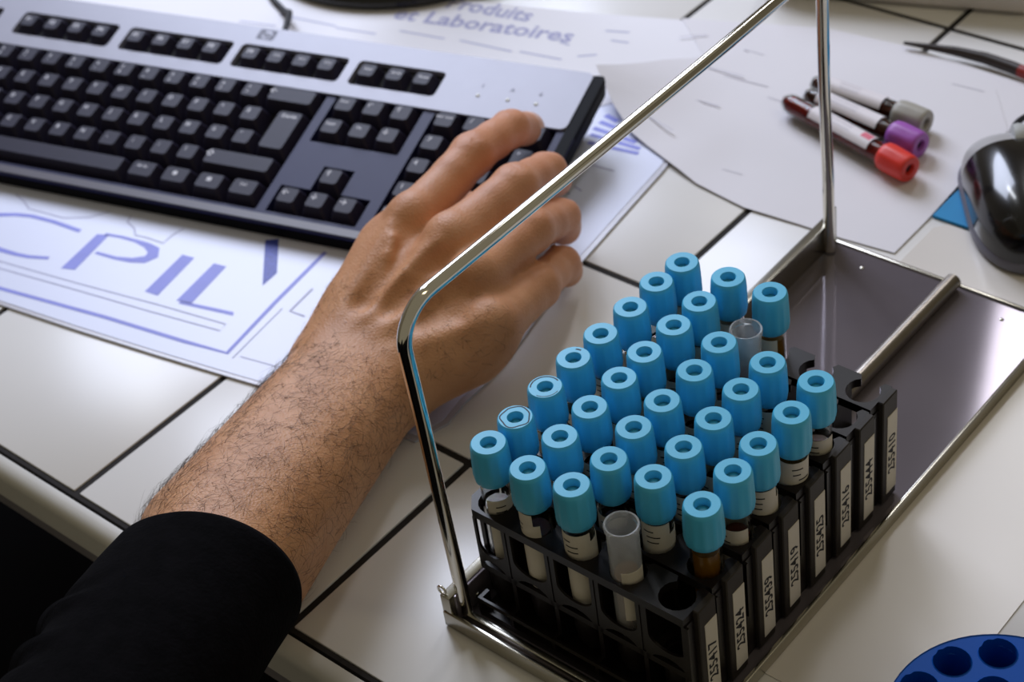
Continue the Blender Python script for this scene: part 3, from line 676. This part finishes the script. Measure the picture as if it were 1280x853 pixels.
for k, x in enumerate((20.0, 21.02, 21.98)):
    MB().lathe([(0.0013, 0), (0.0013, 0.0003), (0.0008, 0.0006)], 12).build('led', M_led, kb, 40).location = (KX(x), KY(-1.33), 0.0112)
    mb = MB(); text_mb(mb, ['1', 'A', '↓'][k], Matrix.Translation((KX(x), KY(-1.75), 0.01128)), 0.0042); mb.build('led_symbol', M_logo, kb)
# keyboard cable leaving the back edge
cp = [tuple(kb.matrix_basis @ Vector((KX(11.9), KY(YT)+0.001, 0.0035)))]
bc = BAKED['cable']
cp = cp + [(bc[3][0]-0.004, bc[3][1]+0.012, 0.014), (bc[2][0]-0.002, bc[2][1]+0.010, 0.0075), (bc[1][0], bc[1][1]+0.010, 0.0045), (bc[0][0]-0.01, bc[0][1]+0.02, 0.0045), (-0.52, 0.46, 0.0045), (-0.58, 0.56, 0.0030), (-0.60, 0.72, 0.0030), (-0.60, 0.88, 0.0030)]
def catmull(P, n=8):
    P = [Vector(p) for p in P]; Q = [P[0]*2-P[1]]+P+[P[-1]*2-P[-2]]; out = []
    for i in range(1, len(Q)-2):
        for k in range(n):
            t = k/n; a, b_, c, d = Q[i-1:i+3]
            out.append(0.5*((2*b_)+(c-a)*t+(2*a-5*b_+4*c-d)*t*t+(3*b_-a-3*c+d)*t**3))
    return out+[P[-1]]
inv = kb.matrix_basis.inverted()
MB().tube([inv @ p for p in catmull(cp)], 0.0021, 10).build('cable', M_cable, kb, 60)

# ------------------------------------------------------------------ loose tubes on the curled paper
def loose_tube(label, cap_m, a, b_, L, fluid, red=False):
    """lies from foot a to cap end b_ (xy)"""
    A = Vector((a[0], a[1], 0)); Bv = Vector((b_[0], b_[1], 0)); d = (Bv-A).normalized()
    t = thing('sample_tube', label, 'tube', (a[0], a[1], 0.0113), None, 'loose blood tubes on the paper')
    t.rotation_euler = Matrix((Vector((0, 0, 1)).cross(d) * -1, Vector((0, 0, 1)), d)).transposed().to_euler() if 0 else (d.to_track_quat('Z', 'Y').to_euler())
    c = MB().lathe(cap_prof, 36, mod=rib).build('cap', cap_m, t, 40); c.location = (0, 0, L-0.0204)
    MB().lathe([(0.0033, 0), (0.0030, 0.0006), (0.0010, 0.0010)], 16).build('stopper', M_cable, t, 60).location = (0, 0, L-0.0032)  # black near the mouth: the cap hole's shade put into the stopper colour
    MB().lathe([(0.0008, 0.0), (0.0040, 0.0012), (0.0060, 0.0045), (0.0065, 0.008), (0.0065, L-0.012), (0.0058, L-0.012), (0.0058, 0.008), (0.0052, 0.0050), (0.0036, 0.0022), (0.0006, 0.0012)], 24, caps=False).build('tube_glass', M_glass, t, 40)
    MB().lathe([(0.0006, 0.0014), (0.0034, 0.0024), (0.0050, 0.0052), (0.0056, 0.0085), (0.0056, L-0.0215)], 20).build('fluid', fluid, t, 40)
    q = t.rotation_euler.to_matrix().inverted() @ Vector((0.35, -0.25, 1)); af = math.atan2(q.y, q.x)
    l0 = 0.026 if red else 0.012
    lo = arc_shell(0.0066, l0, L-0.0285, af-1.0, af+0.95).build('paper_label', M_label2, t, 40)
    if red:
        pr = arc_shell(0.0068, L-0.037, L-0.0295, af-0.55, af+0.15, 6, 0.00005); MB().add(pr.v, pr.f).build('label_mark', M_pink, lo)
    mk = MB()
    for k in range(3):
        pr = arc_shell(0.0068, l0+0.008+0.001*k, L-0.045, af-0.5+0.35*k, af-0.42+0.35*k, 3, 0.00005); mk.add(pr.v, pr.f)
    mk.build('label_print', M_print_f, lo)
    return t
M_bloodr = mat('bright_blood', (120, 18, 14), 0.15, noise=(60, 0.2))
loose_tube('red-capped dark blood tube, lowest of the three lying on white paper', M_red, (-0.0345, 0.4535), (0.0668, 0.4285), 0.1017, M_bloodr, True)
loose_tube('purple-capped labelled tube lying between the red-capped and grey-capped ones', M_purple, (-0.0270, 0.4650), (0.0575, 0.4520), 0.0857, M_blood)
loose_tube('grey-capped labelled tube lying uppermost of the three on white paper', M_grey, (-0.0310, 0.4780), (0.0490, 0.4730), 0.0803, M_blood)

# ------------------------------------------------------------------ dark pen with a red end on the far edge of the papers
M_redd = mat('dark_red_plastic', (140, 42, 36), 0.4, noise=(60, 0.05))
pen = thing('pen', 'dark brown pen with a red end lying on the far paper edge', 'pen', (0.0, 0.555, 0))
pts = [(x, y-0.555, 0.0062) for x, y in ((-0.0105, 0.5490), (0.006, 0.5525), (0.022, 0.5555), (0.040, 0.5570), (0.058, 0.5555), (0.0640, 0.5545))]
MB().tube(pts, [0.0010, 0.0020, 0.0030, 0.0036, 0.0038, 0.0038], 14).build('barrel', M_pen, pen, 50)
MB().tube([(0.0640, -0.0005, 0.0062), (0.0700, -0.0012, 0.0062), (0.086, -0.0040, 0.0062)], [0.0038, 0.0041, 0.0036], 14).build('red_end', M_redd, pen, 50)

# ------------------------------------------------------------------ round blue tube holder
rk = thing('round_tube_holder', 'round blue tube holder with dark empty wells at the bench corner', 'rack', (0.2961, 0.1014, 0.0))
wells = [circle(0.0352*math.cos(2.135+2*PI*k/12), 0.0352*math.sin(2.135+2*PI*k/12), 0.0074, 24) for k in range(12)] + [circle(0.0165*math.cos(2.30+2*PI*k/5), 0.0165*math.sin(2.30+2*PI*k/5), 0.0074, 24) for k in range(5)]
vs, fs = plate_with_holes(circle(0, 0, 0.0446, 64), wells, 0.0360, 0.0400)
o = mesh_obj('top_plate', vs, fs, M_bluerack, rk); bevel(o, 0.0004, 1, 60)
vs, fs = plate_with_holes(circle(0, 0, 0.0440, 64), [circle(0, 0, 0.0428, 64)], 0.0008, 0.0362)
smooth_by_angle(mesh_obj('side_wall', vs, fs, M_bluerack, rk), 40)
MB().lathe([(0.0440, 0.0006), (0.0440, 0.0020)], 64).build('bottom_plate', M_bluerack, rk, 40)
for w in wells:
    cx = sum(p[0] for p in w)/24; cy = sum(p[1] for p in w)/24
    MB().lathe([(0.0074, 0.0362), (0.0074, 0.0060), (0.0010, 0.0040)], 20, (cx, cy, 0), caps=False).build('well', M_bluerack, rk, 40)

# ------------------------------------------------------------------ mouse
ms = thing('mouse', 'glossy black computer mouse with grey wheel on the right edge', 'mouse', (0.1290, 0.4375, 0.0020), (0, 0, math.radians(36)))
def mouse_section(t):
    """t 0 (back) .. 1 (front): y, half width, height"""
    y = -0.056+0.108*t
    s_ = math.sin(PI*min(1, max(0, t)))
    hw = 0.0315*(1-abs(2*t-1)**(6.5 if t > 0.5 else 3.0))**0.5*(0.92+0.08*t) if 0 < t < 1 else 0.001
    h = 0.0350*(1-abs(1.75*t-0.80)**2.4)**0.5 if abs(1.75*t-0.80) < 1 else 0.004
    return y, max(hw, 0.002), max(h, 0.008)
def mouse_shell(z0f, z1f, grow, nm, m, ta=0.004, tb=0.996):
    vs = []; fs = []; NT = 28; NA = 28
    for i in range(NT+1):
        t = ta+(tb-ta)*(0.5-0.5*math.cos(PI*i/NT)); y, hw, h = mouse_section(t)
        for k in range(NA+1):
            a = PI*k/NA
            cx = math.copysign(abs(math.cos(a))**0.72, math.cos(a)); cz = math.sin(a)**0.80
            z = z0f(h)+ (z1f(h)-z0f(h))*cz; wv = hw+grow-0.004*(z/0.0385)**2
            vs.append((wv*cx, y, z))
    n = NA+1
    for i in range(NT):
        for k in range(NA): fs.append((i*n+k, i*n+k+1, (i+1)*n+k+1, (i+1)*n+k))
        fs.append((i*n, (i+1)*n, (i+1)*n+NA, i*n+NA))
    fs.append(tuple(range(n))); fs.append(tuple(NT*n+k for k in range(n))[::-1])
    o = mesh_obj(nm, vs, fs, m, ms); fix_normals(o); return smooth_by_angle(o, 60)
mouse_shell(lambda h: 0.006, lambda h: h, 0.0, 'top_shell', M_mouse, 0.004, 0.73)
mouse_shell(lambda h: 0.006, lambda h: h-0.0004, -0.0004, 'front_strip', M_buttons, 0.725, 0.996)
mouse_shell(lambda h: 0.0008, lambda h: 0.0105, 0.0012, 'side_band', M_mband)
MB().lathe([(0.0030, -0.0035), (0.0105, -0.0030), (0.0112, 0), (0.0105, 0.0030), (0.0030, 0.0035)], 28).build('scroll_wheel', M_wheel, ms, 40).matrix_local = Matrix.Translation((0.0, 0.030, 0.0235)) @ Matrix.Rotation(PI/2, 4, 'Y')
o = MB().box(-0.0008, 0.0008, 0.012, 0.0500, 0.0255, 0.0342).build('button_seam', M_well, ms) if 0 else None
MB().tube(catmull([(0, 0.048, 0.010), (0.004, 0.065, 0.012), (0.020, 0.085, 0.006), (0.06, 0.10, 0.003), (0.12, 0.10, 0.003)]), 0.0019, 10).build('cable', M_cable, ms, 60)

# ------------------------------------------------------------------ monitor foot and grey appliance at the far edge
mf = thing('monitor_foot', 'round black monitor foot at the far edge behind the keyboard', 'monitor stand', (-0.395, 0.520, 0.0021))
MB().lathe([(0.108, 0.0), (0.112, 0.0020), (0.1125, 0.006), (0.110, 0.0095), (0.100, 0.0125), (0.03, 0.018), (0.022, 0.022)], 72).build('foot_plate', M_mouse, mf, 40)
MB().lathe([(0.022, 0.0215), (0.020, 0.05), (0.020, 0.20)], 32).build('post', M_mouse, mf, 40)
ap = thing('appliance', 'grey bench appliance with dark base gap at the far right', 'appliance', (0.03, 0.617, 0.0))
ang = math.atan2(0.616-0.577, 0.029+0.0856)
ap.rotation_euler = (0, 0, ang)
o = MB().box(-0.165, 0.006, 0.0, 0.22, 0.0022, 0.040).build('housing', M_app, ap); bevel(o, 0.003, 3)
for x in (-0.15, -0.015):
    for y in (0.015, 0.20): MB().lathe([(0.006, 0), (0.006, 0.0030)], 16).build('rubber_foot', M_cable, ap).location = (x, y, 0)
# ------------------------------------------------------------------ the person's right forearm and hand: one smooth surface grown from a distance field
def V3(*a): return np.array(a, dtype=np.float64)
L_ = {}
WR = V3(-0.0575, 0.1120, 0.0300)
IDX = [V3(-0.0915, 0.2010, 0.0640), V3(-0.0970, 0.2545, 0.0705), V3(-0.1040, 0.2930, 0.0620), V3(-0.1140, 0.3140, 0.0460)]
MID = [V3(-0.0600, 0.1960, 0.0660), V3(-0.0605, 0.2460, 0.0680), V3(-0.0700, 0.2810, 0.0530), V3(-0.0770, 0.2940, 0.0370)]
RNG = [V3(-0.0340, 0.1840, 0.0610), V3(-0.0390, 0.2310, 0.0580), V3(-0.0500, 0.2660, 0.0400), V3(-0.0560, 0.2740, 0.0250)]
LIT = [V3(-0.0140, 0.1690, 0.0490), V3(-0.0230, 0.2130, 0.0405), V3(-0.0340, 0.2450, 0.0290), V3(-0.0385, 0.2530, 0.0170)]
THB = [V3(-0.0830, 0.1500, 0.0330), V3(-0.1080, 0.1920, 0.0400), V3(-0.1080, 0.2250, 0.0420), V3(-0.1000, 0.2500, 0.0360)]
RAD = {'IDX': (0.0140, 0.0114, 0.0104, 0.0097), 'MID': (0.0150, 0.0120, 0.0107, 0.0098), 'RNG': (0.0142, 0.0114, 0.0102, 0.0094), 'LIT': (0.0150, 0.0116, 0.0096, 0.0088), 'THB': (0.0165, 0.0130, 0.0112, 0.0100)}
ELB = V3(0.0100, -0.1500, 0.0820)
def dirn(a): return a/np.linalg.norm(a)
axis = dirn(WR-ELB); lat = dirn(np.cross(V3(0, 0, 1), axis))      # lat: towards the thumb side
RES = 0.00145
lo_ = V3(-0.150, -0.100, -0.006); hi_ = V3(0.066, 0.335, 0.112)
nx, ny, nz_ = [int(v) for v in np.ceil((hi_-lo_)/RES)]
gx = (lo_[0]+RES*np.arange(nx)).astype(np.float32); gy = (lo_[1]+RES*np.arange(ny)).astype(np.float32); gz = (lo_[2]+RES*np.arange(nz_)).astype(np.float32)
F = np.full((nx, ny, nz_), 0.05, np.float32)
def sub(a, b_, r):
    mn = np.minimum(a, b_)-r; mx = np.maximum(a, b_)+r
    i0 = np.clip(((mn-lo_)/RES).astype(int), 0, None); i1 = ((mx-lo_)/RES).astype(int)+2
    return tuple(slice(int(p), int(q)) for p, q in zip(i0, i1))
def cone(a, b_, ra, rb, k=0.008, carve=False):
    """smooth-blend a tapered capsule into the field"""
    sl = sub(a, b_, max(ra, rb)+0.024)
    X = gx[sl[0]][:, None, None]; Y = gy[sl[1]][None, :, None]; Z = gz[sl[2]][None, None, :]
    d = b_-a; L2 = float(d@d)+1e-12
    t = np.clip(((X-a[0])*d[0]+(Y-a[1])*d[1]+(Z-a[2])*d[2])/L2, 0, 1)
    D = np.sqrt((X-a[0]-t*d[0])**2+(Y-a[1]-t*d[1])**2+(Z-a[2]-t*d[2])**2)-(ra+(rb-ra)*t)
    f = F[sl]
    if carve:
        D = -D; h = np.clip(0.5+0.5*(D-f)/k, 0, 1); F[sl] = f+(D-f)*h+k*h*(1-h)
    else:
        h = np.clip(0.5+0.5*(f-D)/k, 0, 1); F[sl] = f+(D-f)*h-k*h*(1-h)
# forearm: two bones side by side
for s_, r0, r1, dz in ((0.012, 0.0335, 0.0215, 0.0), (-0.012, 0.0335, 0.0205, 0.0)):
    cone(ELB-lat*0.030+lat*s_*0.8+V3(0, 0, dz), WR+lat*s_+V3(0, 0, 0.002), 0.0240, r1, 0.016)
mid_fore = V3(-0.026, -0.004, 0.0400)
cone(mid_fore+lat*0.0060, WR+lat*0.010+V3(0, 0, 0.004), 0.0325, 0.0200, 0.014)
cone(mid_fore-lat*0.0105-V3(0, 0, 0.002), WR-lat*0.011, 0.0325, 0.0195, 0.014)
# wrist to knuckles
cb = [WR+lat*0.0155+axis*0.012+V3(0, 0, 0.006), WR+lat*0.006+axis*0.014+V3(0, 0, 0.008), WR-lat*0.004+axis*0.013+V3(0, 0, 0.006), WR-lat*0.014+axis*0.010+V3(0, 0, 0.002)]
for f, c in zip((IDX, MID, RNG, LIT), cb): cone(c, f[0]-V3(0, 0.003, 0.0035), 0.0165, 0.0138, 0.011)
cone(cb[0]+lat*0.007-V3(0, 0, 0.003), IDX[0]+lat*0.0105+V3(0, -0.012, -0.013), 0.0150, 0.0140, 0.012)
cone(cb[0]-V3(0, 0, 0.006), THB[0]+lat*0.005, 0.0175, 0.0180, 0.014)                               # thenar
cone(cb[0]-V3(0, 0, 0.004), (IDX[0]+THB[1])*0.5-V3(0, 0, 0.004), 0.0165, 0.0150, 0.014)  # first web
cone(cb[3]-V3(0, 0, 0.003)+lat*0.002, LIT[0]+V3(-0.0040, -0.012, -0.012), 0.0160, 0.0125, 0.014)  # hypothenar
cone(cb[2]-V3(0, 0, 0.010), RNG[0]-V3(0, 0.012, 0.016), 0.0150, 0.0120, 0.014)         # palm
cone(cb[1]-V3(0, 0, 0.008), MID[0]-V3(0, 0.012, 0.016), 0.0150, 0.0120, 0.014)
# tendons, knuckle bumps and veins on the back of the hand
for f, c in zip((IDX, MID, RNG, LIT), cb):
    cone(c+V3(0, 0, 0.0150), f[0]+V3(0, -0.010, 0.0085), 0.0022, 0.0026, 0.008)
    cone(f[0]+V3(0, 0, 0.0035), f[0]+V3(0, 0.001, 0.0030), 0.0118, 0.0112, 0.005)
def on_back(s_, u, dz=0.0):   # s_ across (0 index .. 1 little), u wrist..knuckle
    k = s_*3; i = min(2, int(k)); t = k-i
    ff = (IDX, MID, RNG, LIT); A = cb[i]*(1-t)+cb[i+1]*t; Bq = ff[i][0]*(1-t)+ff[i+1][0]*t
    return A*(1-u)+Bq*u+V3(0, 0, 0.0152+dz)
for chain in ([(0.15, 0.05), (0.22, 0.35), (0.38, 0.55), (0.40, 0.85)], [(0.38, 0.55), (0.58, 0.70), (0.66, 0.95)], [(0.22, 0.35), (0.10, 0.60), (0.04, 0.72)], [(0.62, 0.0), (0.70, 0.35), (0.58, 0.70)]):
    for a, b_ in zip(chain, chain[1:]): cone(on_back(*a, -0.0006), on_back(*b_, -0.0006), 0.0022, 0.0022, 0.0035)
for a, b_ in (((0.17, 0.25), (0.20, 0.62)), ((0.50, 0.30), (0.50, 0.72)), ((0.82, 0.40), (0.82, 0.78))):   # hollows between the tendons
    cone(on_back(*a, 0.0045), on_back(*b_, 0.0045), 0.0046, 0.0044, 0.007, True)
# fingers
for nm, f in (('IDX', IDX), ('MID', MID), ('RNG', RNG), ('LIT', LIT)):
    r = RAD[nm]
    cone(f[0], f[0]*0.35+f[1]*0.65, r[0]-0.0005, r[1]-0.0003, 0.005)
    cone(f[0]*0.35+f[1]*0.65, f[1], r[1]-0.0003, r[1]+0.0004, 0.003)
    cone(f[1], f[1]*0.45+f[2]*0.55, r[1]+0.0002, r[2]-0.0002, 0.003)
    cone(f[1]*0.45+f[2]*0.55, f[2], r[2]-0.0002, r[2]+0.0002, 0.003)
    cone(f[2], f[3], r[2], r[3], 0.003)
f = THB; r = RAD['THB']
cone(f[0], f[1], r[0], r[1], 0.010); cone(f[1], f[2], r[1], r[2], 0.004); cone(f[2], f[3], r[2], r[3], 0.003)
# shallow creases over the finger joints
for f, r in ((IDX, RAD['IDX']), (MID, RAD['MID']), (RNG, RAD['RNG']), (LIT, RAD['LIT'])):
    for j in (1, 2):
        d = dirn(f[j+1]-f[j-1]); sd = dirn(np.cross(d, V3(0, 0, 1))); up_ = np.cross(sd, d)
        for off in (-0.0030, 0.0, 0.0028):
            c = f[j]+up_*(r[j]+0.0008)+d*off
            cone(c-sd*0.005-up_*0.0012, c, 0.0007, 0.0009, 0.0012, True); cone(c, c+sd*0.005-up_*0.0012, 0.0009, 0.0007, 0.0012, True)
# crease folds at the wrist
for off in (0.004, 0.0085):
    c = WR+axis*off+V3(0, 0, 0.0235); cone(c+lat*0.016-V3(0, 0, 0.004), c, 0.0006, 0.0009, 0.0025, True); cone(c, c-lat*0.014-V3(0, 0, 0.003), 0.0009, 0.0006, 0.0025, True)
def surface_nets(F, lo, h):
    s = F < 0
    c = sum(s[i:F.shape[0]-1+i, j:F.shape[1]-1+j, k:F.shape[2]-1+k].astype(np.int8) for i in (0, 1) for j in (0, 1) for k in (0, 1))
    act = (c > 0) & (c < 8); idx = np.full(act.shape, -1, np.int64); cells = np.argwhere(act); idx[act] = np.arange(len(cells))
    acc = np.zeros((len(cells), 3)); cnt = np.zeros(len(cells))
    cor = [(i, j, k) for i in (0, 1) for j in (0, 1) for k in (0, 1)]
    val = {q: F[cells[:, 0]+q[0], cells[:, 1]+q[1], cells[:, 2]+q[2]].astype(np.float64) for q in cor}
    for a in cor:
        for ax in range(3):
            if a[ax]: continue
            b_ = list(a); b_[ax] = 1; b_ = tuple(b_); va = val[a]; vb = val[b_]; cr = (va < 0) != (vb < 0)
            t = np.where(cr, va/np.where(cr, va-vb, 1), 0)
            p = np.array(a, float)[None, :].repeat(len(cells), 0); p[:, ax] = t
            acc[cr] += p[cr]; cnt[cr] += 1
    V = lo+(cells+acc/cnt[:, None])*h; quads = []
    for ax in range(3):
        o1, o2 = [q for q in range(3) if q != ax]
        sl = [slice(1, -1)]*3; sl[ax] = slice(0, -1); sl2 = [slice(1, -1)]*3; sl2[ax] = slice(1, None)
        A = s[tuple(sl)]; Bq = s[tuple(sl2)]; e = np.argwhere(A != Bq)
        base = e.copy()
        for q in (o1, o2): base[:, q] += 1
        flip = A[tuple(e.T)]
        def at(d1, d2):
            q = base.copy(); q[:, o1] += d1; q[:, o2] += d2; return idx[q[:, 0], q[:, 1], q[:, 2]]
        Q = np.stack([at(-1, -1), at(0, -1), at(0, 0), at(-1, 0)], 1)
        if ax == 1: flip = ~flip
        Q[~flip] = Q[~flip][:, ::-1]; quads.append(Q)
    return V, np.concatenate(quads)
V, Q = surface_nets(F, lo_, RES)
Q = Q[(Q >= 0).all(1)]
person = mesh_obj('person', V.tolist(), Q.tolist(), M_skin, None, True)
tag(person, 'right forearm and hand in a black knit sleeve, fingers resting on the keyboard', 'person')
# light smoothing of the voxel surface
bm = bmesh.new(); bm.from_mesh(person.data)
for _ in range(3): bmesh.ops.smooth_vert(bm, verts=bm.verts, factor=0.5, use_axis_x=True, use_axis_y=True, use_axis_z=True)
bm.to_mesh(person.data); bm.free()
# fingernails face away from the camera, on the pads' far side
for f, r in ((IDX, RAD['IDX']), (MID, RAD['MID']), (RNG, RAD['RNG']), (LIT, RAD['LIT'])):
    d = dirn(f[3]-f[2]); sd = dirn(np.cross(d, dirn(f[2]-f[1]))); 
    up_ = np.cross(d, sd); 
    if up_ @ (f[2]-f[1]) < 0: up_ = -up_
    sd = np.cross(up_, d); vs = []; fs = []
    for i in range(7):
        for j in range(5):
            a = (i-3)/3*0.85; l = -0.002+0.0115*j/4; rr = r[3]+0.0004-(0.0006 if j == 0 else 0)
            vs.append(f[3]+d*l*0.8+(up_*math.cos(a)+sd*math.sin(a))*rr)
    for i in range(6):
        for j in range(4): fs.append((i*5+j, (i+1)*5+j, (i+1)*5+j+1, i*5+j+1))
    o = mesh_obj('fingernail', vs, fs, M_nail, person, True)
# sleeve: knitted tube with ribs and gathers, its cuff slightly wider than the arm
cuff0 = V3(-0.0245, -0.0050, 0.0410)-axis*0.027; up2 = np.cross(axis, lat); up2 = up2 if up2[2] > 0 else -up2
va = np.array([v.co for v in person.data.vertices]); rel = va-cuff0; nearp = np.abs(rel@axis) < 0.004
la_, ua_ = (rel@lat)[nearp], (rel@up2)[nearp]
cuff = cuff0+lat*(la_.max()+la_.min())/2+up2*(ua_.max()+ua_.min())/2; RL = (la_.max()-la_.min())/2; RU = (ua_.max()-ua_.min())/2
print('cuff', cuff, RL, RU)
sp = [cuff, cuff-axis*0.03-lat*0.004, cuff-axis*0.07-lat*0.012, cuff-axis*0.12-lat*0.022, cuff-axis*0.18-lat*0.034, cuff-axis*0.25-lat*0.048]
sp = [Vector(p) for p in catmull([tuple(p) for p in sp], 12)]
vs = []; fs = []; NA = 120; u0 = None
for k, p in enumerate(sp):
    t = (sp[min(k+1, len(sp)-1)]-sp[max(k-1, 0)]).normalized()
    if u0 is None: u0 = Vector(lat)
    u0 = (u0-t*u0.dot(t)).normalized(); w = t.cross(u0)
    s_ = k/len(sp)
    for i in range(NA):
        a = 2*PI*i/NA
        r = 0.0036+0.0016*min(1, s_*3)+0.0003*math.sin(a*60)
        side = max(0, math.cos(a-0.2))
        g = max(0, min(1, (s_-0.20)/0.12))
        r += g*side*(0.0030*math.sin(s_*64+1.8*math.sin(a))+0.0016*math.sin(s_*107+a*3))
        if k == 0: r -= 0.0012
        q = p+u0*math.cos(a)*(RL+r)+w*math.sin(a)*(RU+r+0.0022)
        q = q - Vector(axis)*0.0075*math.cos(a)*max(0, 1-s_*2) - Vector(lat)*0.002
        vs.append(tuple(q))
for k in range(len(sp)-1):
    for i in range(NA): j = (i+1) % NA; fs.append((k*NA+i, k*NA+j, (k+1)*NA+j, (k+1)*NA+i))
n0 = len(vs)                                                     # turned-in lip of the cuff
p = sp[0]-(sp[1]-sp[0]).normalized()*(-0.012)
for i in range(NA):
    a = 2*PI*i/NA; t = (sp[1]-sp[0]).normalized(); w = t.cross(Vector(lat)); vs.append(tuple(p+Vector(lat)*math.cos(a)*(RL-0.001)+w*math.sin(a)*(RU+0.001)))
for i in range(NA): j = (i+1) % NA; fs.append((n0+i, n0+j, j, i))
o = mesh_obj('sleeve', vs, fs, M_sleeve, person, True); fix_normals(o)
# arm hair
me = person.data; nv = len(me.vertices); co = np.empty(nv*3); no = np.empty(nv*3)
me.vertices.foreach_get('co', co); me.vertices.foreach_get('normal', no); co = co.reshape(-1, 3); no = no.reshape(-1, 3)
along = (co-WR)@axis; upn = no[:, 2]
w = np.where(along < -0.005, 1.0, np.where(along < 0.045, 0.26, 0.0))*(along > -0.150)*np.clip(0.45+upn*0.9, 0, 1)
w *= (0.5+0.5*np.clip(np.sin(co[:, 0]*190)*np.sin(co[:, 1]*150)+0.7, 0, 1))
w *= along > (cuff-WR)@axis+0.004+0.010*np.clip(-((co-cuff)@lat)/0.04, -1, 1)
rg = np.random.default_rng(3); pick = rg.choice(nv, 3000, replace=True, p=w/w.sum())
N = no[pick]; P = co[pick]+rg.normal(0, 0.0007, (len(pick), 3))*(1-np.abs(N))
flow = axis[None, :]*rg.uniform(-0.35, 0.9, (len(pick), 1)) - lat[None, :]*rg.uniform(-0.5, 1.0, (len(pick), 1))+rg.normal(0, 0.30, (len(pick), 3))
flow -= N*(flow*N).sum(1, keepdims=True); flow /= np.linalg.norm(flow, axis=1, keepdims=True)+1e-9
Ln = rg.uniform(0.005, 0.0125, (len(pick), 1))*np.where(along[pick] < -0.01, 1, 0.6)[:, None]
curl = rg.normal(0, 0.35, (len(pick), 1)); sdv = np.cross(N, flow); wd = rg.uniform(0.00004, 0.00008, (len(pick), 1))
hv = []; hf = []; rows = []
for k, t in enumerate((0, 0.35, 0.7, 1.0)):
    p = P+flow*Ln*t*0.92+N*Ln*(0.42*t-0.30*t*t)+sdv*Ln*curl*t*t
    tw = wd*(1-0.75*t); rows.append((p-sdv*tw, p+sdv*tw, p+N*tw*1.6))
arr = np.concatenate([np.stack(r_, 1) for r_ in rows], 1).reshape(-1, 3)      # per hair: 12 verts
m = len(pick); b0 = np.arange(m)*12
for k in range(3):
    for a, c in ((0, 1), (1, 2), (2, 0)): hf.append(np.stack([b0+3*k+a, b0+3*k+c, b0+3*k+3+c, b0+3*k+3+a], 1))
o = mesh_obj('arm_hair', arr.tolist(), np.concatenate(hf).tolist(), M_hair, person, True); o['kind'] = 'stuff'
